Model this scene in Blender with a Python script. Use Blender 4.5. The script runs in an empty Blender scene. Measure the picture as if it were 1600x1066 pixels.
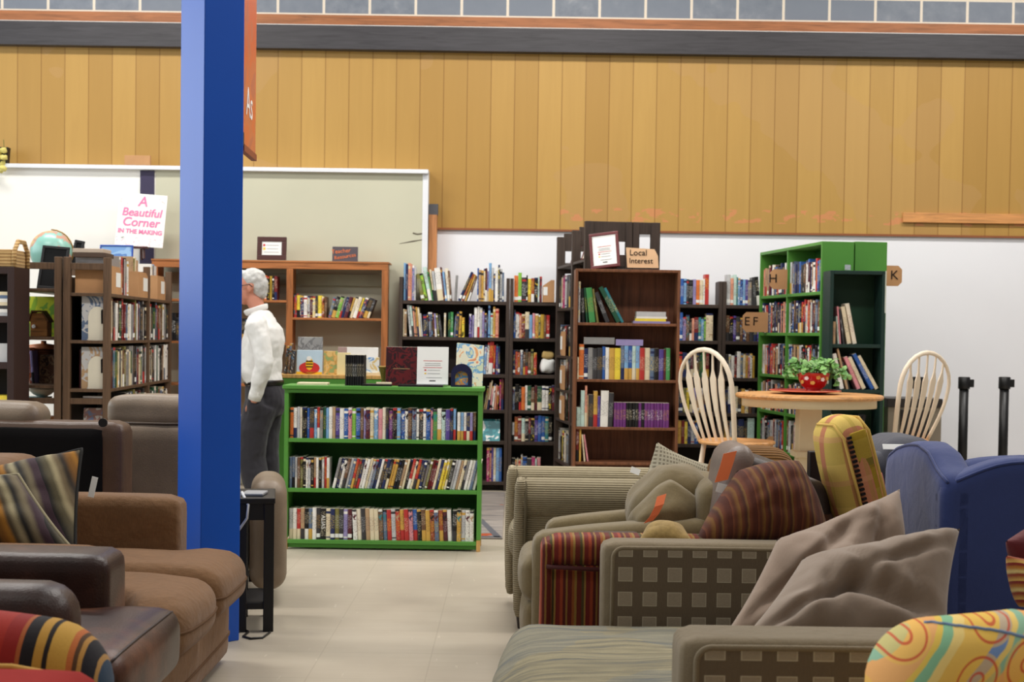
import bpy, bmesh, math, random
from mathutils import Vector, Matrix, noise as mnoise
PI = math.pi
R = math.radians
sc = bpy.context.scene
C = sc.collection

# ------------------------------------------------------------------ camera
FPX, PPY, PITCH, ROLL, CAMH = 2250.0, 592.0, 0.03, 0.0145, 1.34
CAM = Vector((0, 0, CAMH))
_f = Vector((0, math.cos(PITCH), -math.sin(PITCH)))
_u = Vector((0, math.sin(PITCH), math.cos(PITCH)))
_r = Vector((1, 0, 0))
RT = _r*math.cos(ROLL) + _u*math.sin(ROLL)
UP = _u*math.cos(ROLL) - _r*math.sin(ROLL)
cam_data = bpy.data.cameras.new('camera')
cam_data.sensor_width = 36
cam_data.lens = FPX/1600*36
cam_data.shift_y = (PPY-533)/1600
cam_data.clip_end = 100
cam_data.dof.use_dof = True
cam_data.dof.focus_distance = 5.9
cam_data.dof.aperture_fstop = 5.6
cam = bpy.data.objects.new('camera', cam_data)
C.objects.link(cam)
m = Matrix((RT, UP, -_f)).transposed().to_4x4()
m.translation = CAM
cam.matrix_world = m
sc.camera = cam

# ------------------------------------------------------------------ light
sc.view_settings.view_transform = 'Standard'
sc.view_settings.look = 'None'
sc.view_settings.gamma = 1
sc.view_settings.use_curve_mapping = False
sc.view_settings.exposure = 0.12
world = bpy.data.worlds.new('world')
sc.world = world
world.use_nodes = True
world.node_tree.nodes['Background'].inputs[0].default_value = (1.0, 0.98, 0.96, 1)
world.node_tree.nodes['Background'].inputs[1].default_value = 0.18
def area(name, loc, size, energy, color, rot):
    l = bpy.data.lights.new(name, 'AREA')
    l.shape = 'RECTANGLE'; l.size, l.size_y = size
    l.energy = energy; l.color = color
    o = bpy.data.objects.new(name, l)
    o.location = loc; o.rotation_euler = rot
    C.objects.link(o)
    return o
for k, (y, e) in enumerate(((2.6, 26), (6.8, 105), (10.4, 120))):
    for x in (-3.6, 0.4, 4.4):
        area('ceiling_lamp', (x, y, 5.4), (2.4, 0.5), e, (1.0, 0.965, 0.915), (0, 0, 0))
area('shop_window_light', (-9.4, 6.2, 3.4), (3.6, 10.5), 450, (0.86, 0.95, 1.0), (0, R(-90), 0))

# ------------------------------------------------------------------ helpers
def P(px, py, Y):
    d = RT*((px-800)/FPX) + UP*((PPY-py)/FPX) + _f
    return CAM + d*(Y/d.y)
def PX(px, py, Y): return P(px, py, Y).x
def PZ(px, py, Y): return P(px, py, Y).z

def lin(c):
    out = []
    for v in c[:3]:
        v = v/255.0
        out.append(v/12.92 if v <= 0.04045 else ((v+0.055)/1.055)**2.4)
    return tuple(out) + (1.0,)

class NT:
    def __init__(s, name):
        s.m = bpy.data.materials.new(name); s.m.use_nodes = True
        s.t = s.m.node_tree; s.n = s.t.nodes; s.l = s.t.links
        s.b = s.n['Principled BSDF']
        s.tc = s.n.new('ShaderNodeTexCoord')
    def node(s, kind, **kw):
        o = s.n.new(kind)
        for k, v in kw.items(): setattr(o, k, v)
        return o
    def setv(s, sock, v):
        if isinstance(v, bpy.types.NodeSocket): s.l.new(v, sock)
        else: sock.default_value = v
    def math(s, op, a, b=None, c=None):
        o = s.node('ShaderNodeMath', operation=op)
        s.setv(o.inputs[0], a)
        if b is not None: s.setv(o.inputs[1], b)
        if c is not None: s.setv(o.inputs[2], c)
        return o.outputs[0]
    def mix(s, f, a, b):
        o = s.node('ShaderNodeMix', data_type='RGBA')
        s.setv(o.inputs[0], f); s.setv(o.inputs[6], a); s.setv(o.inputs[7], b)
        return o.outputs[2]
    def noise(s, scale, detail=4, vec=None, rough=0.55, dist=0.0):
        o = s.node('ShaderNodeTexNoise')
        o.inputs['Scale'].default_value = scale; o.inputs['Detail'].default_value = detail
        o.inputs['Roughness'].default_value = rough; o.inputs['Distortion'].default_value = dist
        s.l.new(vec or s.tc.outputs['Object'], o.inputs['Vector'])
        return o.outputs[0]
    def xyz(s, src='Object'):
        o = s.node('ShaderNodeSeparateXYZ'); s.l.new(s.tc.outputs[src], o.inputs[0])
        return o.outputs
    def scaled(s, v, src='Object', rot=(0, 0, 0)):
        o = s.node('ShaderNodeMapping'); o.inputs['Scale'].default_value = v; o.inputs['Rotation'].default_value = rot
        s.l.new(s.tc.outputs[src], o.inputs[0])
        return o.outputs[0]
    def ramp(s, f, stops, interp='LINEAR'):
        o = s.node('ShaderNodeValToRGB'); cr = o.color_ramp; cr.interpolation = interp
        while len(cr.elements) < len(stops): cr.elements.new(0.5)
        for e, (p, c) in zip(cr.elements, stops):
            e.position = p; e.color = lin(c)
        s.setv(o.inputs[0], f)
        return o.outputs[0]
    def color(s, v): s.setv(s.b.inputs['Base Color'], v)
    def bump(s, h, strength=0.3, dist=0.01):
        o = s.node('ShaderNodeBump'); o.inputs['Strength'].default_value = strength; o.inputs['Distance'].default_value = dist
        s.l.new(h, o.inputs['Height']); s.l.new(o.outputs[0], s.b.inputs['Normal'])
    def fin(s, rough=0.6, spec=0.3, metal=0.0, sheen=0.0):
        s.b.inputs['Roughness'].default_value = rough
        s.b.inputs['Specular IOR Level'].default_value = spec
        s.b.inputs['Metallic'].default_value = metal
        if sheen: s.b.inputs['Sheen Weight'].default_value = sheen
        return s.m

def sh(c, k): return tuple(max(0, min(255, v*k)) for v in c)
_mc = {}
def mat(name, col, rough=0.55, spec=0.35, var=0.08, nscale=6.0, bump=0.0, bscale=60.0, metal=0.0, sheen=0.0):
    if name in _mc: return _mc[name]
    t = NT(name)
    if var: t.color(t.mix(t.noise(nscale), lin(sh(col, 1-var)), lin(sh(col, 1+var))))
    else: t.color(lin(col))
    if bump: t.bump(t.noise(bscale, 3), bump, 0.004)
    _mc[name] = t.fin(rough, spec, metal, sheen)
    return _mc[name]
def wood(name, col, dark=0.7, axis=2, rough=0.5, scale=1.0):
    t = NT(name)
    s = [14*scale]*3; s[axis] = 0.9*scale
    v = t.scaled(s)
    n = t.noise(3.0, 6, v, 0.6, 0.8)
    t.color(t.ramp(n, [(0.3, sh(col, dark)), (0.5, col), (0.72, sh(col, 1.12))]))
    t.bump(n, 0.08, 0.003)
    return t.fin(rough, 0.35)
def fabric(name, col, var=0.16, weave=260.0, rough=0.9, bump=0.35, big=3.0, sheen=0.15, stretch=None):
    t = NT(name)
    a = t.noise(weave, 2) if not stretch else t.noise(1.0, 3, t.scaled(stretch), 0.6); b = t.noise(big, 4)
    c1 = t.mix(b, lin(sh(col, 1-var*0.7)), lin(sh(col, 1+var*0.7)))
    md = t.noise(38, 4)
    c1 = t.mix(t.math('MULTIPLY', md, 0.6), c1, lin(sh(col, 1-var*1.1)))
    t.color(t.mix(t.math('MULTIPLY', a, 0.7), c1, lin(sh(col, 1-var*2.2))))
    wr = t.noise(9, 3, None, 0.5, 0.6)
    t.bump(t.math('MULTIPLY_ADD', a, 0.25, t.math('MULTIPLY_ADD', wr, 2.2, t.math('MULTIPLY', md, 0.3))), bump, 0.012)
    return t.fin(rough, 0.15, 0, sheen)
def ribs(name, col, dark, axis='z', pitch=0.016, rough=0.9, var=0.12, strength=0.8):
    t = NT(name)
    x = t.xyz()[{'x': 0, 'y': 1, 'z': 2}.get(axis, 0)]
    if axis == 'yz':
        q = t.xyz(); x = t.math('ADD', q[1], q[2])
    ph = t.math('MULTIPLY', x, 2*PI/pitch)
    w = t.math('MULTIPLY_ADD', t.math('SINE', ph), 0.5, 0.5)
    n = t.noise(30, 3)
    wn = t.math('MULTIPLY_ADD', n, 0.5, t.math('MULTIPLY', w, 0.75))
    t.color(t.mix(t.math('MULTIPLY', wn, 0.85), lin(dark), lin(col)))
    t.bump(w, strength, 0.004)
    return t.fin(rough, 0.12, 0, 0.1)
def leather(name, col, rough=0.44, var=0.25, worn=None):
    t = NT(name)
    n = t.noise(4.0, 5, None, 0.6); g = t.noise(160, 2)
    base = t.ramp(n, [(0.3, sh(col, 1-var)), (0.55, col), (0.75, worn or sh(col, 1+var))])
    t.color(base)
    t.bump(t.math('MULTIPLY_ADD', n, 1.5, g), 0.25, 0.004)
    return t.fin(rough, 0.38)
def stripes(name, seq, axis=0, period=0.3, off=0.0, wob=0.004, rough=0.9, fine=0.1, warp=0.0, skew=0.0):
    """seq: list of (fraction start, colour), repeating along one object axis"""
    t = NT(name)
    qq = t.xyz(); x = qq[axis]
    if skew: x = t.math('ADD', x, t.math('MULTIPLY', qq[1], skew))
    nz = t.noise(25, 3)
    x = t.math('ADD', x, t.math('MULTIPLY', t.math('SUBTRACT', nz, 0.5), wob))
    if warp: x = t.math('ADD', x, t.math('MULTIPLY', t.math('SUBTRACT', t.noise(2.5, 2), 0.5), warp))
    f = t.math('FRACT', t.math('ADD', t.math('DIVIDE', x, period), off))
    c = t.ramp(f, seq, 'CONSTANT' if not warp else 'EASE')
    g = t.noise(300, 2)
    t.color(t.mix(t.math('MULTIPLY', g, fine*3), c, lin((30, 22, 18))))
    t.bump(g, 0.3, 0.003)
    return t.fin(rough, 0.15, 0, 0.1)

class G:
    def __init__(s): s.v = []; s.f = []; s.mi = []
    def add(s, v, f, mi=0, xf=None):
        o = len(s.v)
        if xf is not None: v = [xf @ Vector(p) for p in v]
        s.v += [tuple(p) for p in v]
        for q in f:
            s.f.append(tuple(i+o for i in q)); s.mi.append(mi)
        return s
    def box(s, x0, x1, y0, y1, z0, z1, mi=0, xf=None):
        v = [(x0,y0,z0),(x1,y0,z0),(x1,y1,z0),(x0,y1,z0),(x0,y0,z1),(x1,y0,z1),(x1,y1,z1),(x0,y1,z1)]
        f = [(0,3,2,1),(4,5,6,7),(0,1,5,4),(1,2,6,5),(2,3,7,6),(3,0,4,7)]
        return s.add(v, f, mi, xf)
    def tube(s, pts, r, n=10, mi=0, closed=False, flat=None):
        pts = [Vector(p) for p in pts]; k = len(pts)
        rs = r if isinstance(r, (list, tuple)) else [r]*k
        v, f = [], []
        ref = None
        for i, p in enumerate(pts):
            a = pts[(i-1) % k] if (closed or i > 0) else p
            b = pts[(i+1) % k] if (closed or i < k-1) else p
            t = (b-a)
            t = t.normalized() if t.length > 1e-9 else Vector((0, 0, 1))
            if ref is None:
                ref = Vector((0, 0, 1)) if abs(t.z) < 0.9 else Vector((1, 0, 0))
                ref = (ref - t*ref.dot(t)).normalized()
            else:
                q = ref - t*ref.dot(t)
                if q.length > 1e-6: ref = q.normalized()
            b2 = t.cross(ref)
            rr = rs[i]
            r1, r2 = rr if isinstance(rr, (tuple, list)) else (rr, rr)
            for j in range(n):
                a2 = 2*PI*j/n
                v.append(p + ref*(math.cos(a2)*r1) + b2*(math.sin(a2)*r2))
        for i in range(k if closed else k-1):
            for j in range(n):
                i2 = (i+1) % k
                f.append((i*n+j, i*n+(j+1) % n, i2*n+(j+1) % n, i2*n+j))
        if not closed:
            f.append(tuple(range(n-1, -1, -1))); f.append(tuple((k-1)*n+j for j in range(n)))
        return s.add(v, f, mi)
    def lathe(s, prof, n=32, mi=0, c=(0, 0, 0), cap=True):
        v, f = [], []
        for (r, z) in prof:
            for j in range(n):
                a = 2*PI*j/n
                v.append((c[0]+max(r, 1e-4)*math.cos(a), c[1]+max(r, 1e-4)*math.sin(a), c[2]+z))
        k = len(prof)
        for i in range(k-1):
            for j in range(n):
                f.append((i*n+j, i*n+(j+1) % n, (i+1)*n+(j+1) % n, (i+1)*n+j))
        if cap:
            f.append(tuple(range(n-1, -1, -1))); f.append(tuple((k-1)*n+j for j in range(n)))
        return s.add(v, f, mi)
    def prism(s, poly, y0, y1, mi=0, xf=None):
        """poly in (x,z), extruded along y"""
        n = len(poly)
        v = [(x, y0, z) for x, z in poly] + [(x, y1, z) for x, z in poly]
        f = [tuple(range(n)), tuple(range(2*n-1, n-1, -1))]
        for i in range(n):
            j = (i+1) % n
            f.append((i, i+n, j+n, j))
        return s.add(v, f, mi, xf)
    def loft(s, rings, n=20, mi=0):
        """rings: (cx,cy,cz,rx,ry) ellipses in horizontal planes"""
        v, f = [], []
        for (cx, cy, cz, rx, ry) in rings:
            for j in range(n):
                a = 2*PI*j/n
                v.append((cx+rx*math.cos(a), cy+ry*math.sin(a), cz))
        k = len(rings)
        for i in range(k-1):
            for j in range(n):
                f.append((i*n+j, i*n+(j+1) % n, (i+1)*n+(j+1) % n, (i+1)*n+j))
        f.append(tuple(range(n-1, -1, -1))); f.append(tuple((k-1)*n+j for j in range(n)))
        return s.add(v, f, mi)
    def soft(s, size, c=(0, 0, 0), r=0.05, n=14, puff=(0, 0, 0), nz=(0.0, 5.0), seed=0, mi=0, warp=None, xf=None):
        """rounded, puffed box"""
        hx, hy, hz = size[0]/2, size[1]/2, size[2]/2
        r = min(r, hx*0.98, hy*0.98, hz*0.98)
        idx, v, f = {}, [], []
        def pt(a, b, c_):
            k = (a, b, c_)
            if k in idx: return idx[k]
            def g(i, h):
                # denser near the edges so the rounding reads
                u = -1+2*i/n
                return math.copysign(abs(u)**0.8, u)*h
            p = Vector((g(a, hx), g(b, hy), g(c_, hz)))
            q = Vector((max(-hx+r, min(hx-r, p.x)), max(-hy+r, min(hy-r, p.y)), max(-hz+r, min(hz-r, p.z))))
            d = p-q
            if d.length > 1e-9: p = q + d.normalized()*r
            ux, uy, uz = p.x/hx, p.y/hy, p.z/hz
            o = Vector((puff[0]*ux*(1-uy*uy)*(1-uz*uz), puff[1]*uy*(1-ux*ux)*(1-uz*uz), puff[2]*uz*(1-ux*ux)*(1-uy*uy)))
            p = p+o
            if nz[0]:
                p = p + mnoise.noise_vector(p*nz[1]+Vector((seed*7.3, seed*3.1, seed)))*nz[0]
            if warp: p = Vector(warp(p, (ux, uy, uz)))
            v.append(p+Vector(c)); idx[k] = len(v)-1
            return idx[k]
        for i in range(n):
            for j in range(n):
                f.append((pt(i,j,0), pt(i,j+1,0), pt(i+1,j+1,0), pt(i+1,j,0)))
                f.append((pt(i,j,n), pt(i+1,j,n), pt(i+1,j+1,n), pt(i,j+1,n)))
                f.append((pt(i,0,j), pt(i+1,0,j), pt(i+1,0,j+1), pt(i,0,j+1)))
                f.append((pt(i,n,j), pt(i,n,j+1), pt(i+1,n,j+1), pt(i+1,n,j)))
                f.append((pt(0,i,j), pt(0,i,j+1), pt(0,i+1,j+1), pt(0,i+1,j)))
                f.append((pt(n,i,j), pt(n,i+1,j), pt(n,i+1,j+1), pt(n,i,j+1)))
        return s.add(v, f, mi, xf)
    def build(s, name, mats, parent=None, loc=None, rot=None, smooth=False, bevel=0, sub=0, mw=None):
        me = bpy.data.meshes.new(name)
        me.from_pydata(s.v, [], s.f)
        if not isinstance(mats, (list, tuple)): mats = [mats]
        for q in mats: me.materials.append(q)
        if len(mats) > 1: me.polygons.foreach_set('material_index', s.mi)
        if smooth: me.polygons.foreach_set('use_smooth', [True]*len(me.polygons))
        me.update()
        o = bpy.data.objects.new(name, me); C.objects.link(o)
        if parent: o.parent = parent
        if loc is not None: o.location = loc
        if rot is not None: o.rotation_euler = rot
        if mw is not None: o.matrix_world = mw
        if bevel:
            b = o.modifiers.new('bevel', 'BEVEL'); b.width = bevel; b.segments = 2; b.limit_method = 'ANGLE'
        if sub:
            b = o.modifiers.new('sub', 'SUBSURF'); b.levels = sub; b.render_levels = sub
        return o

def tag(o, label, cat, group=None, kind=None):
    o['label'] = label; o['category'] = cat
    if group: o['group'] = group
    if kind: o['kind'] = kind
    return o
def thing(name, label, cat, loc=(0, 0, 0), rz=0.0, group=None):
    o = bpy.data.objects.new(name, None); C.objects.link(o)
    o.empty_display_size = 0.1
    o.location = loc; o.rotation_euler = (0, 0, rz)
    return tag(o, label, cat, group)
def struct(o):
    o['kind'] = 'structure'; return o
def MZ(loc, rz=0.0): return Matrix.Translation(Vector(loc)) @ Matrix.Rotation(rz, 4, 'Z')
def text(name, s, size, m_, parent, loc, rot=(R(90), 0, 0), ext=0.0015, align='CENTER', xs=1.0, shear=0.0, bold=0.0):
    cu = bpy.data.curves.new(name, 'FONT')
    cu.body = s; cu.size = size; cu.extrude = ext; cu.align_x = align; cu.align_y = 'CENTER'; cu.shear = shear; cu.offset = bold
    t = bpy.data.objects.new(name+'_src', cu); C.objects.link(t)
    bpy.context.view_layer.update()
    me = bpy.data.meshes.new_from_object(t.evaluated_get(bpy.context.evaluated_depsgraph_get()))
    bpy.data.objects.remove(t)
    me.name = name; me.materials.clear(); me.materials.append(m_)
    o = bpy.data.objects.new(name, me); C.objects.link(o)
    o.parent = parent; o.location = loc; o.rotation_euler = rot; o.scale = (xs, 1, 1)
    return o
from mathutils.bvhtree import BVHTree
def seam(name, objs, pts, r, m_, off=0.0, parent=None, n=10):
    """cord lying on the surface of the given parts (their root is unrotated)"""
    trees = []
    for o in objs:
        off_ = o.parent.location + o.location
        trees.append(BVHTree.FromPolygons([v.co+off_ for v in o.data.vertices], [tuple(p.vertices) for p in o.data.polygons]))
    P_ = []
    pts = [Vector(p) for p in pts]
    for i in range(len(pts)-1):
        for k in range(n): P_.append(pts[i].lerp(pts[i+1], k/n))
    P_.append(pts[-1])
    out = []
    for p in P_:
        best = min((t.find_nearest(p) for t in trees), key=lambda h: h[3])
        out.append(best[0]+best[1]*off)
    parent = parent or objs[0].parent
    return G().tube([q-parent.location for q in out], r, 8).build(name, m_, parent, smooth=True)
def pillow(name, corners, thick, m_, label=None, cat='cushion', seed=0, pinch=0.07, wr=0.012, n=34, piping=None, sharp=0.45, parent=None, group=None, folds=()):
    """corners a (bottom left), b (top left), c (top right), d (bottom right) in world space"""
    a, b, c, d = [Vector(q) for q in corners]
    ctr = (a+b+c+d)/4
    ax = ((d-a)+(c-b)).normalized(); ay = ((b-a)+(c-d)); ay = (ay-ax*ay.dot(ax)).normalized(); az = ax.cross(ay)
    fr = Matrix((ax, ay, az)).transposed().to_4x4(); fr.translation = ctr
    inv = fr.inverted()
    A, B, C_, D = [inv @ q for q in (a, b, c, d)]
    g = G(); v = []; idx = {}
    def pos(i, j, side):
        u = -1+2*i/n; w = -1+2*j/n
        edge = i in (0, n) or j in (0, n)
        k = (i, j, 0 if edge else side)
        if k in idx: return idx[k]
        uu = u*(1-pinch*(1-w*w)); ww = w*(1-pinch*(1-u*u))
        s_, t_ = (uu+1)/2, (ww+1)/2
        p = A*(1-s_)*(1-t_) + D*s_*(1-t_) + C_*s_*t_ + B*(1-s_)*t_
        h = ((1-u*u)*(1-w*w))**sharp
        q = Vector((p.x*5, p.y*5, seed*3.7+side))
        wrk = mnoise.noise(q)*wr*1.6 + abs(mnoise.noise(q*2.3))*wr
        fo = 0.0
        for (fx, fy, fa, fd, fw, fl) in folds:
            du, dv_ = u-fx, w-fy; al = du*math.cos(fa)+dv_*math.sin(fa); ac = -du*math.sin(fa)+dv_*math.cos(fa)
            fo -= fd*math.exp(-(ac/fw)**2)*math.exp(-(al/fl)**4)
        p = p + Vector((0, 0, 1))*side*(thick/2*h + (wrk*h) + (fo*h if side > 0 else 0))
        v.append(p); idx[k] = len(v)-1
        return idx[k]
    f = []
    for i in range(n):
        for j in range(n):
            f.append((pos(i,j,1), pos(i+1,j,1), pos(i+1,j+1,1), pos(i,j+1,1)))
            f.append((pos(i,j,-1), pos(i,j+1,-1), pos(i+1,j+1,-1), pos(i+1,j,-1)))
    g.add(v, f)
    o = g.build(name, m_, smooth=True, mw=fr)
    if parent:
        o.parent = parent; o.matrix_basis = parent.matrix_basis.inverted() @ fr
    elif label: tag(o, label, cat, group)
    if piping:
        loop = [v[idx[(i, 0, 0)]] for i in range(n)] + [v[idx[(n, j, 0)]] for j in range(n)] + [v[idx[(n-i, n, 0)]] for i in range(n)] + [v[idx[(0, n-j, 0)]] for j in range(n)]
        G().tube(loop, 0.007, 8, closed=True).build('piping', piping, o, smooth=True)
    return o
# ------------------------------------------------------------------ setting
WY = 12.75            # panelled wall
def floor_mat():
    t = NT('vinyl_floor')
    q = t.xyz()
    def joint(v, off):
        f = t.math('FRACT', t.math('DIVIDE', t.math('ADD', v, off), 0.46))
        return t.math('LESS_THAN', t.math('ABSOLUTE', t.math('SUBTRACT', f, 0.5)), 0.006)
    j = t.math('MAXIMUM', joint(q[0], 0.09), joint(q[1], 0.2))
    n1 = t.noise(1.1, 5); n2 = t.noise(1.0, 6, t.scaled((3, 22, 3)), 0.65); n3 = t.noise(1, 4, t.scaled((30, 5, 5), rot=(0, 0, 0.5)))
    base = t.ramp(n1, [(0.3, (170, 160, 144)), (0.5, (184, 174, 157)), (0.75, (196, 187, 170))])
    base = t.mix(t.math('MULTIPLY', n2, 0.45), base, lin((160, 147, 127)))
    base = t.mix(t.math('MULTIPLY', t.math('GREATER_THAN', n3, 0.69), 0.35), base, lin((214, 206, 190)))
    t.color(t.mix(t.math('MULTIPLY', j, 0.24), base, lin((125, 112, 95))))
    return t.fin(0.42, 0.4)
struct(G().box(-9.5, 6.5, -2.0, WY+0.2, -0.1, 0.0).build('floor', floor_mat()))

def panel_mat():
    t = NT('yellow_panelling')
    q = t.xyz()
    f = t.math('DIVIDE', t.math('ADD', q[0], 0.117), 0.2085)
    fr = t.math('FRACT', f)
    groove = t.math('LESS_THAN', t.math('ABSOLUTE', t.math('SUBTRACT', fr, 0.5)), 0.022)
    wn = t.node('ShaderNodeTexWhiteNoise', noise_dimensions='1D')
    t.setv(wn.inputs['W'], t.math('FLOOR', t.math('ADD', f, 0.5)))
    n = t.noise(2.0, 6, t.scaled((9, 9, 0.7)), 0.6, 0.5); b = t.noise(0.8, 3)
    c = t.mix(wn.outputs[0], lin((174, 135, 70)), lin((192, 153, 84)))
    c = t.mix(t.math('MULTIPLY', n, 0.45), c, lin((158, 120, 62)))
    c = t.mix(t.math('MULTIPLY', t.math('GREATER_THAN', b, 0.56), 0.35), c, lin((180, 142, 92)))
    # peeled red paint in a band near the bottom edge on the right
    h = t.math('COMPARE', q[2], 2.42, 0.06)
    pn = t.math('GREATER_THAN', t.noise(7, 5, t.scaled((1, 1, 2.2))), 0.56)
    xr = t.math('GREATER_THAN', q[0], 0.4)
    pe = t.math('MULTIPLY', t.math('MULTIPLY', h, pn), xr)
    c = t.mix(t.math('MULTIPLY', pe, 0.55), c, lin((214, 132, 96)))
    t.color(t.mix(t.math('MULTIPLY', groove, 0.55), c, lin((120, 78, 30))))
    t.bump(t.math('SUBTRACT', t.math('MULTIPLY', n, 0.15), groove), 0.3, 0.004)
    return t.fin(0.42, 0.35)
zPB = PZ(1100, 363, WY)         # bottom of the yellow panelling
zBB = PZ(800, 84, WY); zBT = PZ(800, 47, WY); zOT = PZ(800, 28, WY)
PANEL = panel_mat()
struct(G().box(-8.2, 6.5, WY, WY+0.12, zPB, zBB+0.1).build('wall_back', PANEL))
WHITE = mat('white_paint', (236, 236, 240), 0.6, 0.25, 0.015, 1.5)
struct(G().box(-8.2, 6.5, WY+0.02, WY+0.12, 0, zPB).build('wall_lower', WHITE))
def block_mat():
    t = NT('cinder_block')
    br = t.node('ShaderNodeTexBrick', offset=0.0)
    mp = t.node('ShaderNodeMapping'); mp.inputs['Rotation'].default_value = (R(90), 0, 0); mp.inputs['Location'].default_value = (0.10, 0.0, 0)
    sx = t.xyz(); cb = t.node('ShaderNodeCombineXYZ')
    t.setv(cb.inputs[0], t.math('ADD', sx[0], 0.085)); t.setv(cb.inputs[1], t.math('ADD', sx[2], -zOT-0.012+0.82))
    t.l.new(cb.outputs[0], br.inputs['Vector'])
    br.inputs['Scale'].default_value = 1.0
    br.inputs['Brick Width'].default_value = 0.405; br.inputs['Row Height'].default_value = 0.205
    br.inputs['Mortar Size'].default_value = 0.013; br.inputs['Mortar Smooth'].default_value = 0.2
    n = t.noise(9, 5)
    t.setv(br.inputs['Color1'], t.ramp(n, [(0.3, (112, 119, 130)), (0.6, (132, 138, 147)), (0.8, (158, 161, 166))]))
    br.inputs['Color2'].default_value = lin((122, 129, 140)); br.inputs['Mortar'].default_value = lin((226, 214, 196))
    t.color(br.outputs['Color']); t.bump(br.outputs['Fac'], -0.3, 0.006)
    return t.fin(0.6, 0.3)
struct(G().box(-8.2, 6.5, WY+0.03, WY+0.2, zBT, 5.6).build('wall_upper', block_mat()))
ORANGEW = wood('orange_wood_trim', (160, 102, 64), 0.8, 0)
struct(G().box(-8.2, 6.5, WY-0.02, WY+0.1, zBT+0.018, zOT).build('trim_1', ORANGEW, bevel=0.004))
struct(G().box(-8.2, 6.5, WY-0.035, WY+0.1, zBT, zBT+0.018).build('trim_2', mat('pale_edge', (205, 200, 195), 0.4)))
GREYBEAM = wood('charcoal_fascia', (62, 60, 63), 0.85, 0, 0.45)
struct(G().box(-8.2, 6.5, WY-0.09, WY+0.1, zBB, zBT).build('trim_3', GREYBEAM, bevel=0.004))
struct(G().box(PX(684, 356, WY), 6.5, WY-0.008, WY+0.02, zPB-0.012, zPB+0.006).build('trim_4', mat('brown_edge', (140, 84, 52), 0.7)))

# sage and cream drywall on the left, standing proud of the panelling
SY = 12.62
SAGE = mat('sage_drywall', (196, 194, 172), 0.75, 0.2, 0.04, 1.2)
CREAM = mat('cream_drywall', (243, 240, 233), 0.7, 0.2, 0.015, 1.0)
TRIMW = mat('white_trim', (226, 228, 232), 0.5, 0.3, 0.03, 4)
zST = PZ(450, 269, SY)
xS0 = PX(243, 330, SY); xS1 = PX(660, 330, SY)
struct(G().box(xS0, xS1, SY, WY-0.002, 0, zST).build('wall_left_sage', SAGE))
struct(G().box(-8.2, xS0, SY+0.004, WY-0.002, 0, zST).build('wall_left_cream', CREAM))
struct(G().box(-8.2, xS1+0.05, SY-0.05, WY-0.003, zST, zST+0.035).build('trim_5', TRIMW, bevel=0.003))
struct(G().box(xS1, xS1+0.05, SY-0.008, WY-0.003, 0, zST).build('trim_6', TRIMW, bevel=0.003))
xN0 = PX(219, 330, SY)
struct(G().box(xN0, xS0-0.012, SY-0.006, SY+0.01, 0, zST-0.005).build('trim_7', mat('navy_strip', (58, 52, 78), 0.5)))
# exposed stud beside the torn drywall
struct(G().box(xS1+0.055, PX(682, 380, SY), SY+0.03, WY-0.004, 0, PZ(675, 335, SY)).build('trim_8', wood('bare_stud', (186, 128, 82), 0.8, 2)))
struct(G().box(xS1+0.055, PX(683, 380, SY), SY+0.05, WY-0.006, PZ(675, 335, SY), PZ(675, 318, SY)).build('trim_9', mat('grey_cavity', (88, 88, 92), 0.8)))
g = G()
g.tube([P(624, 381, SY), P(645, 377, SY), P(664, 374, SY)], [0.002, 0.006, 0.003], 6)
g.tube([P(645, 364, SY), P(652, 366, SY), P(668, 364, SY)], [0.006, 0.007, 0.003], 6)
struct(g.build('trim_10', mat('torn_crack', (110, 104, 90), 0.9)))
# raw pine batten on the panelling, right
xa = PX(1410, 340, WY)
struct(G().box(xa, 6.5, WY-0.03, WY+0.01, PZ(1500, 349, WY), PZ(1500, 334, WY)).build('trim_11', wood('pine_batten', (205, 145, 88), 0.85, 0), bevel=0.003))

# ------------------------------------------------------------------ wood and board materials
ESP = wood('espresso_board', (66, 54, 47), 0.8, 2, 0.55)
ESPD = mat('espresso_back', (46, 38, 34), 0.7)
WAL = wood('walnut_veneer', (122, 78, 52), 0.72, 2, 0.5)
WALB = wood('walnut_back', (114, 70, 46), 0.75, 2, 0.55)
OAK = wood('oak_stained', (168, 104, 58), 0.75, 2, 0.5)
GRN = mat('green_paint', (84, 146, 60), 0.45, 0.4, 0.08, 2.5)
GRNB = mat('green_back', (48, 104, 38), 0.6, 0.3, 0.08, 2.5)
DKG = mat('dark_green_paint', (28, 52, 46), 0.5, 0.35, 0.08, 4)
DKGB = mat('dark_green_back', (24, 60, 40), 0.5, 0.35, 0.08, 4)
PINE = wood('raw_pine', (206, 162, 96), 0.85, 2)
CARD = mat('cardboard', (190, 145, 103), 0.85, 0.15, 0.08, 8, 0.1, 120)
PAPER = mat('white_paper', (240, 240, 236), 0.7, 0.2, 0.02)
BLACK = mat('black_satin', (20, 19, 20), 0.45, 0.4, 0.1)
INK = mat('black_ink', (38, 34, 34), 0.8, 0.1, 0)
PINKINK = mat('pink_marker', (240, 130, 175), 0.8, 0.1, 0)
REDINK = mat('red_ink', (200, 60, 60), 0.8, 0.1, 0)

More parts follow.
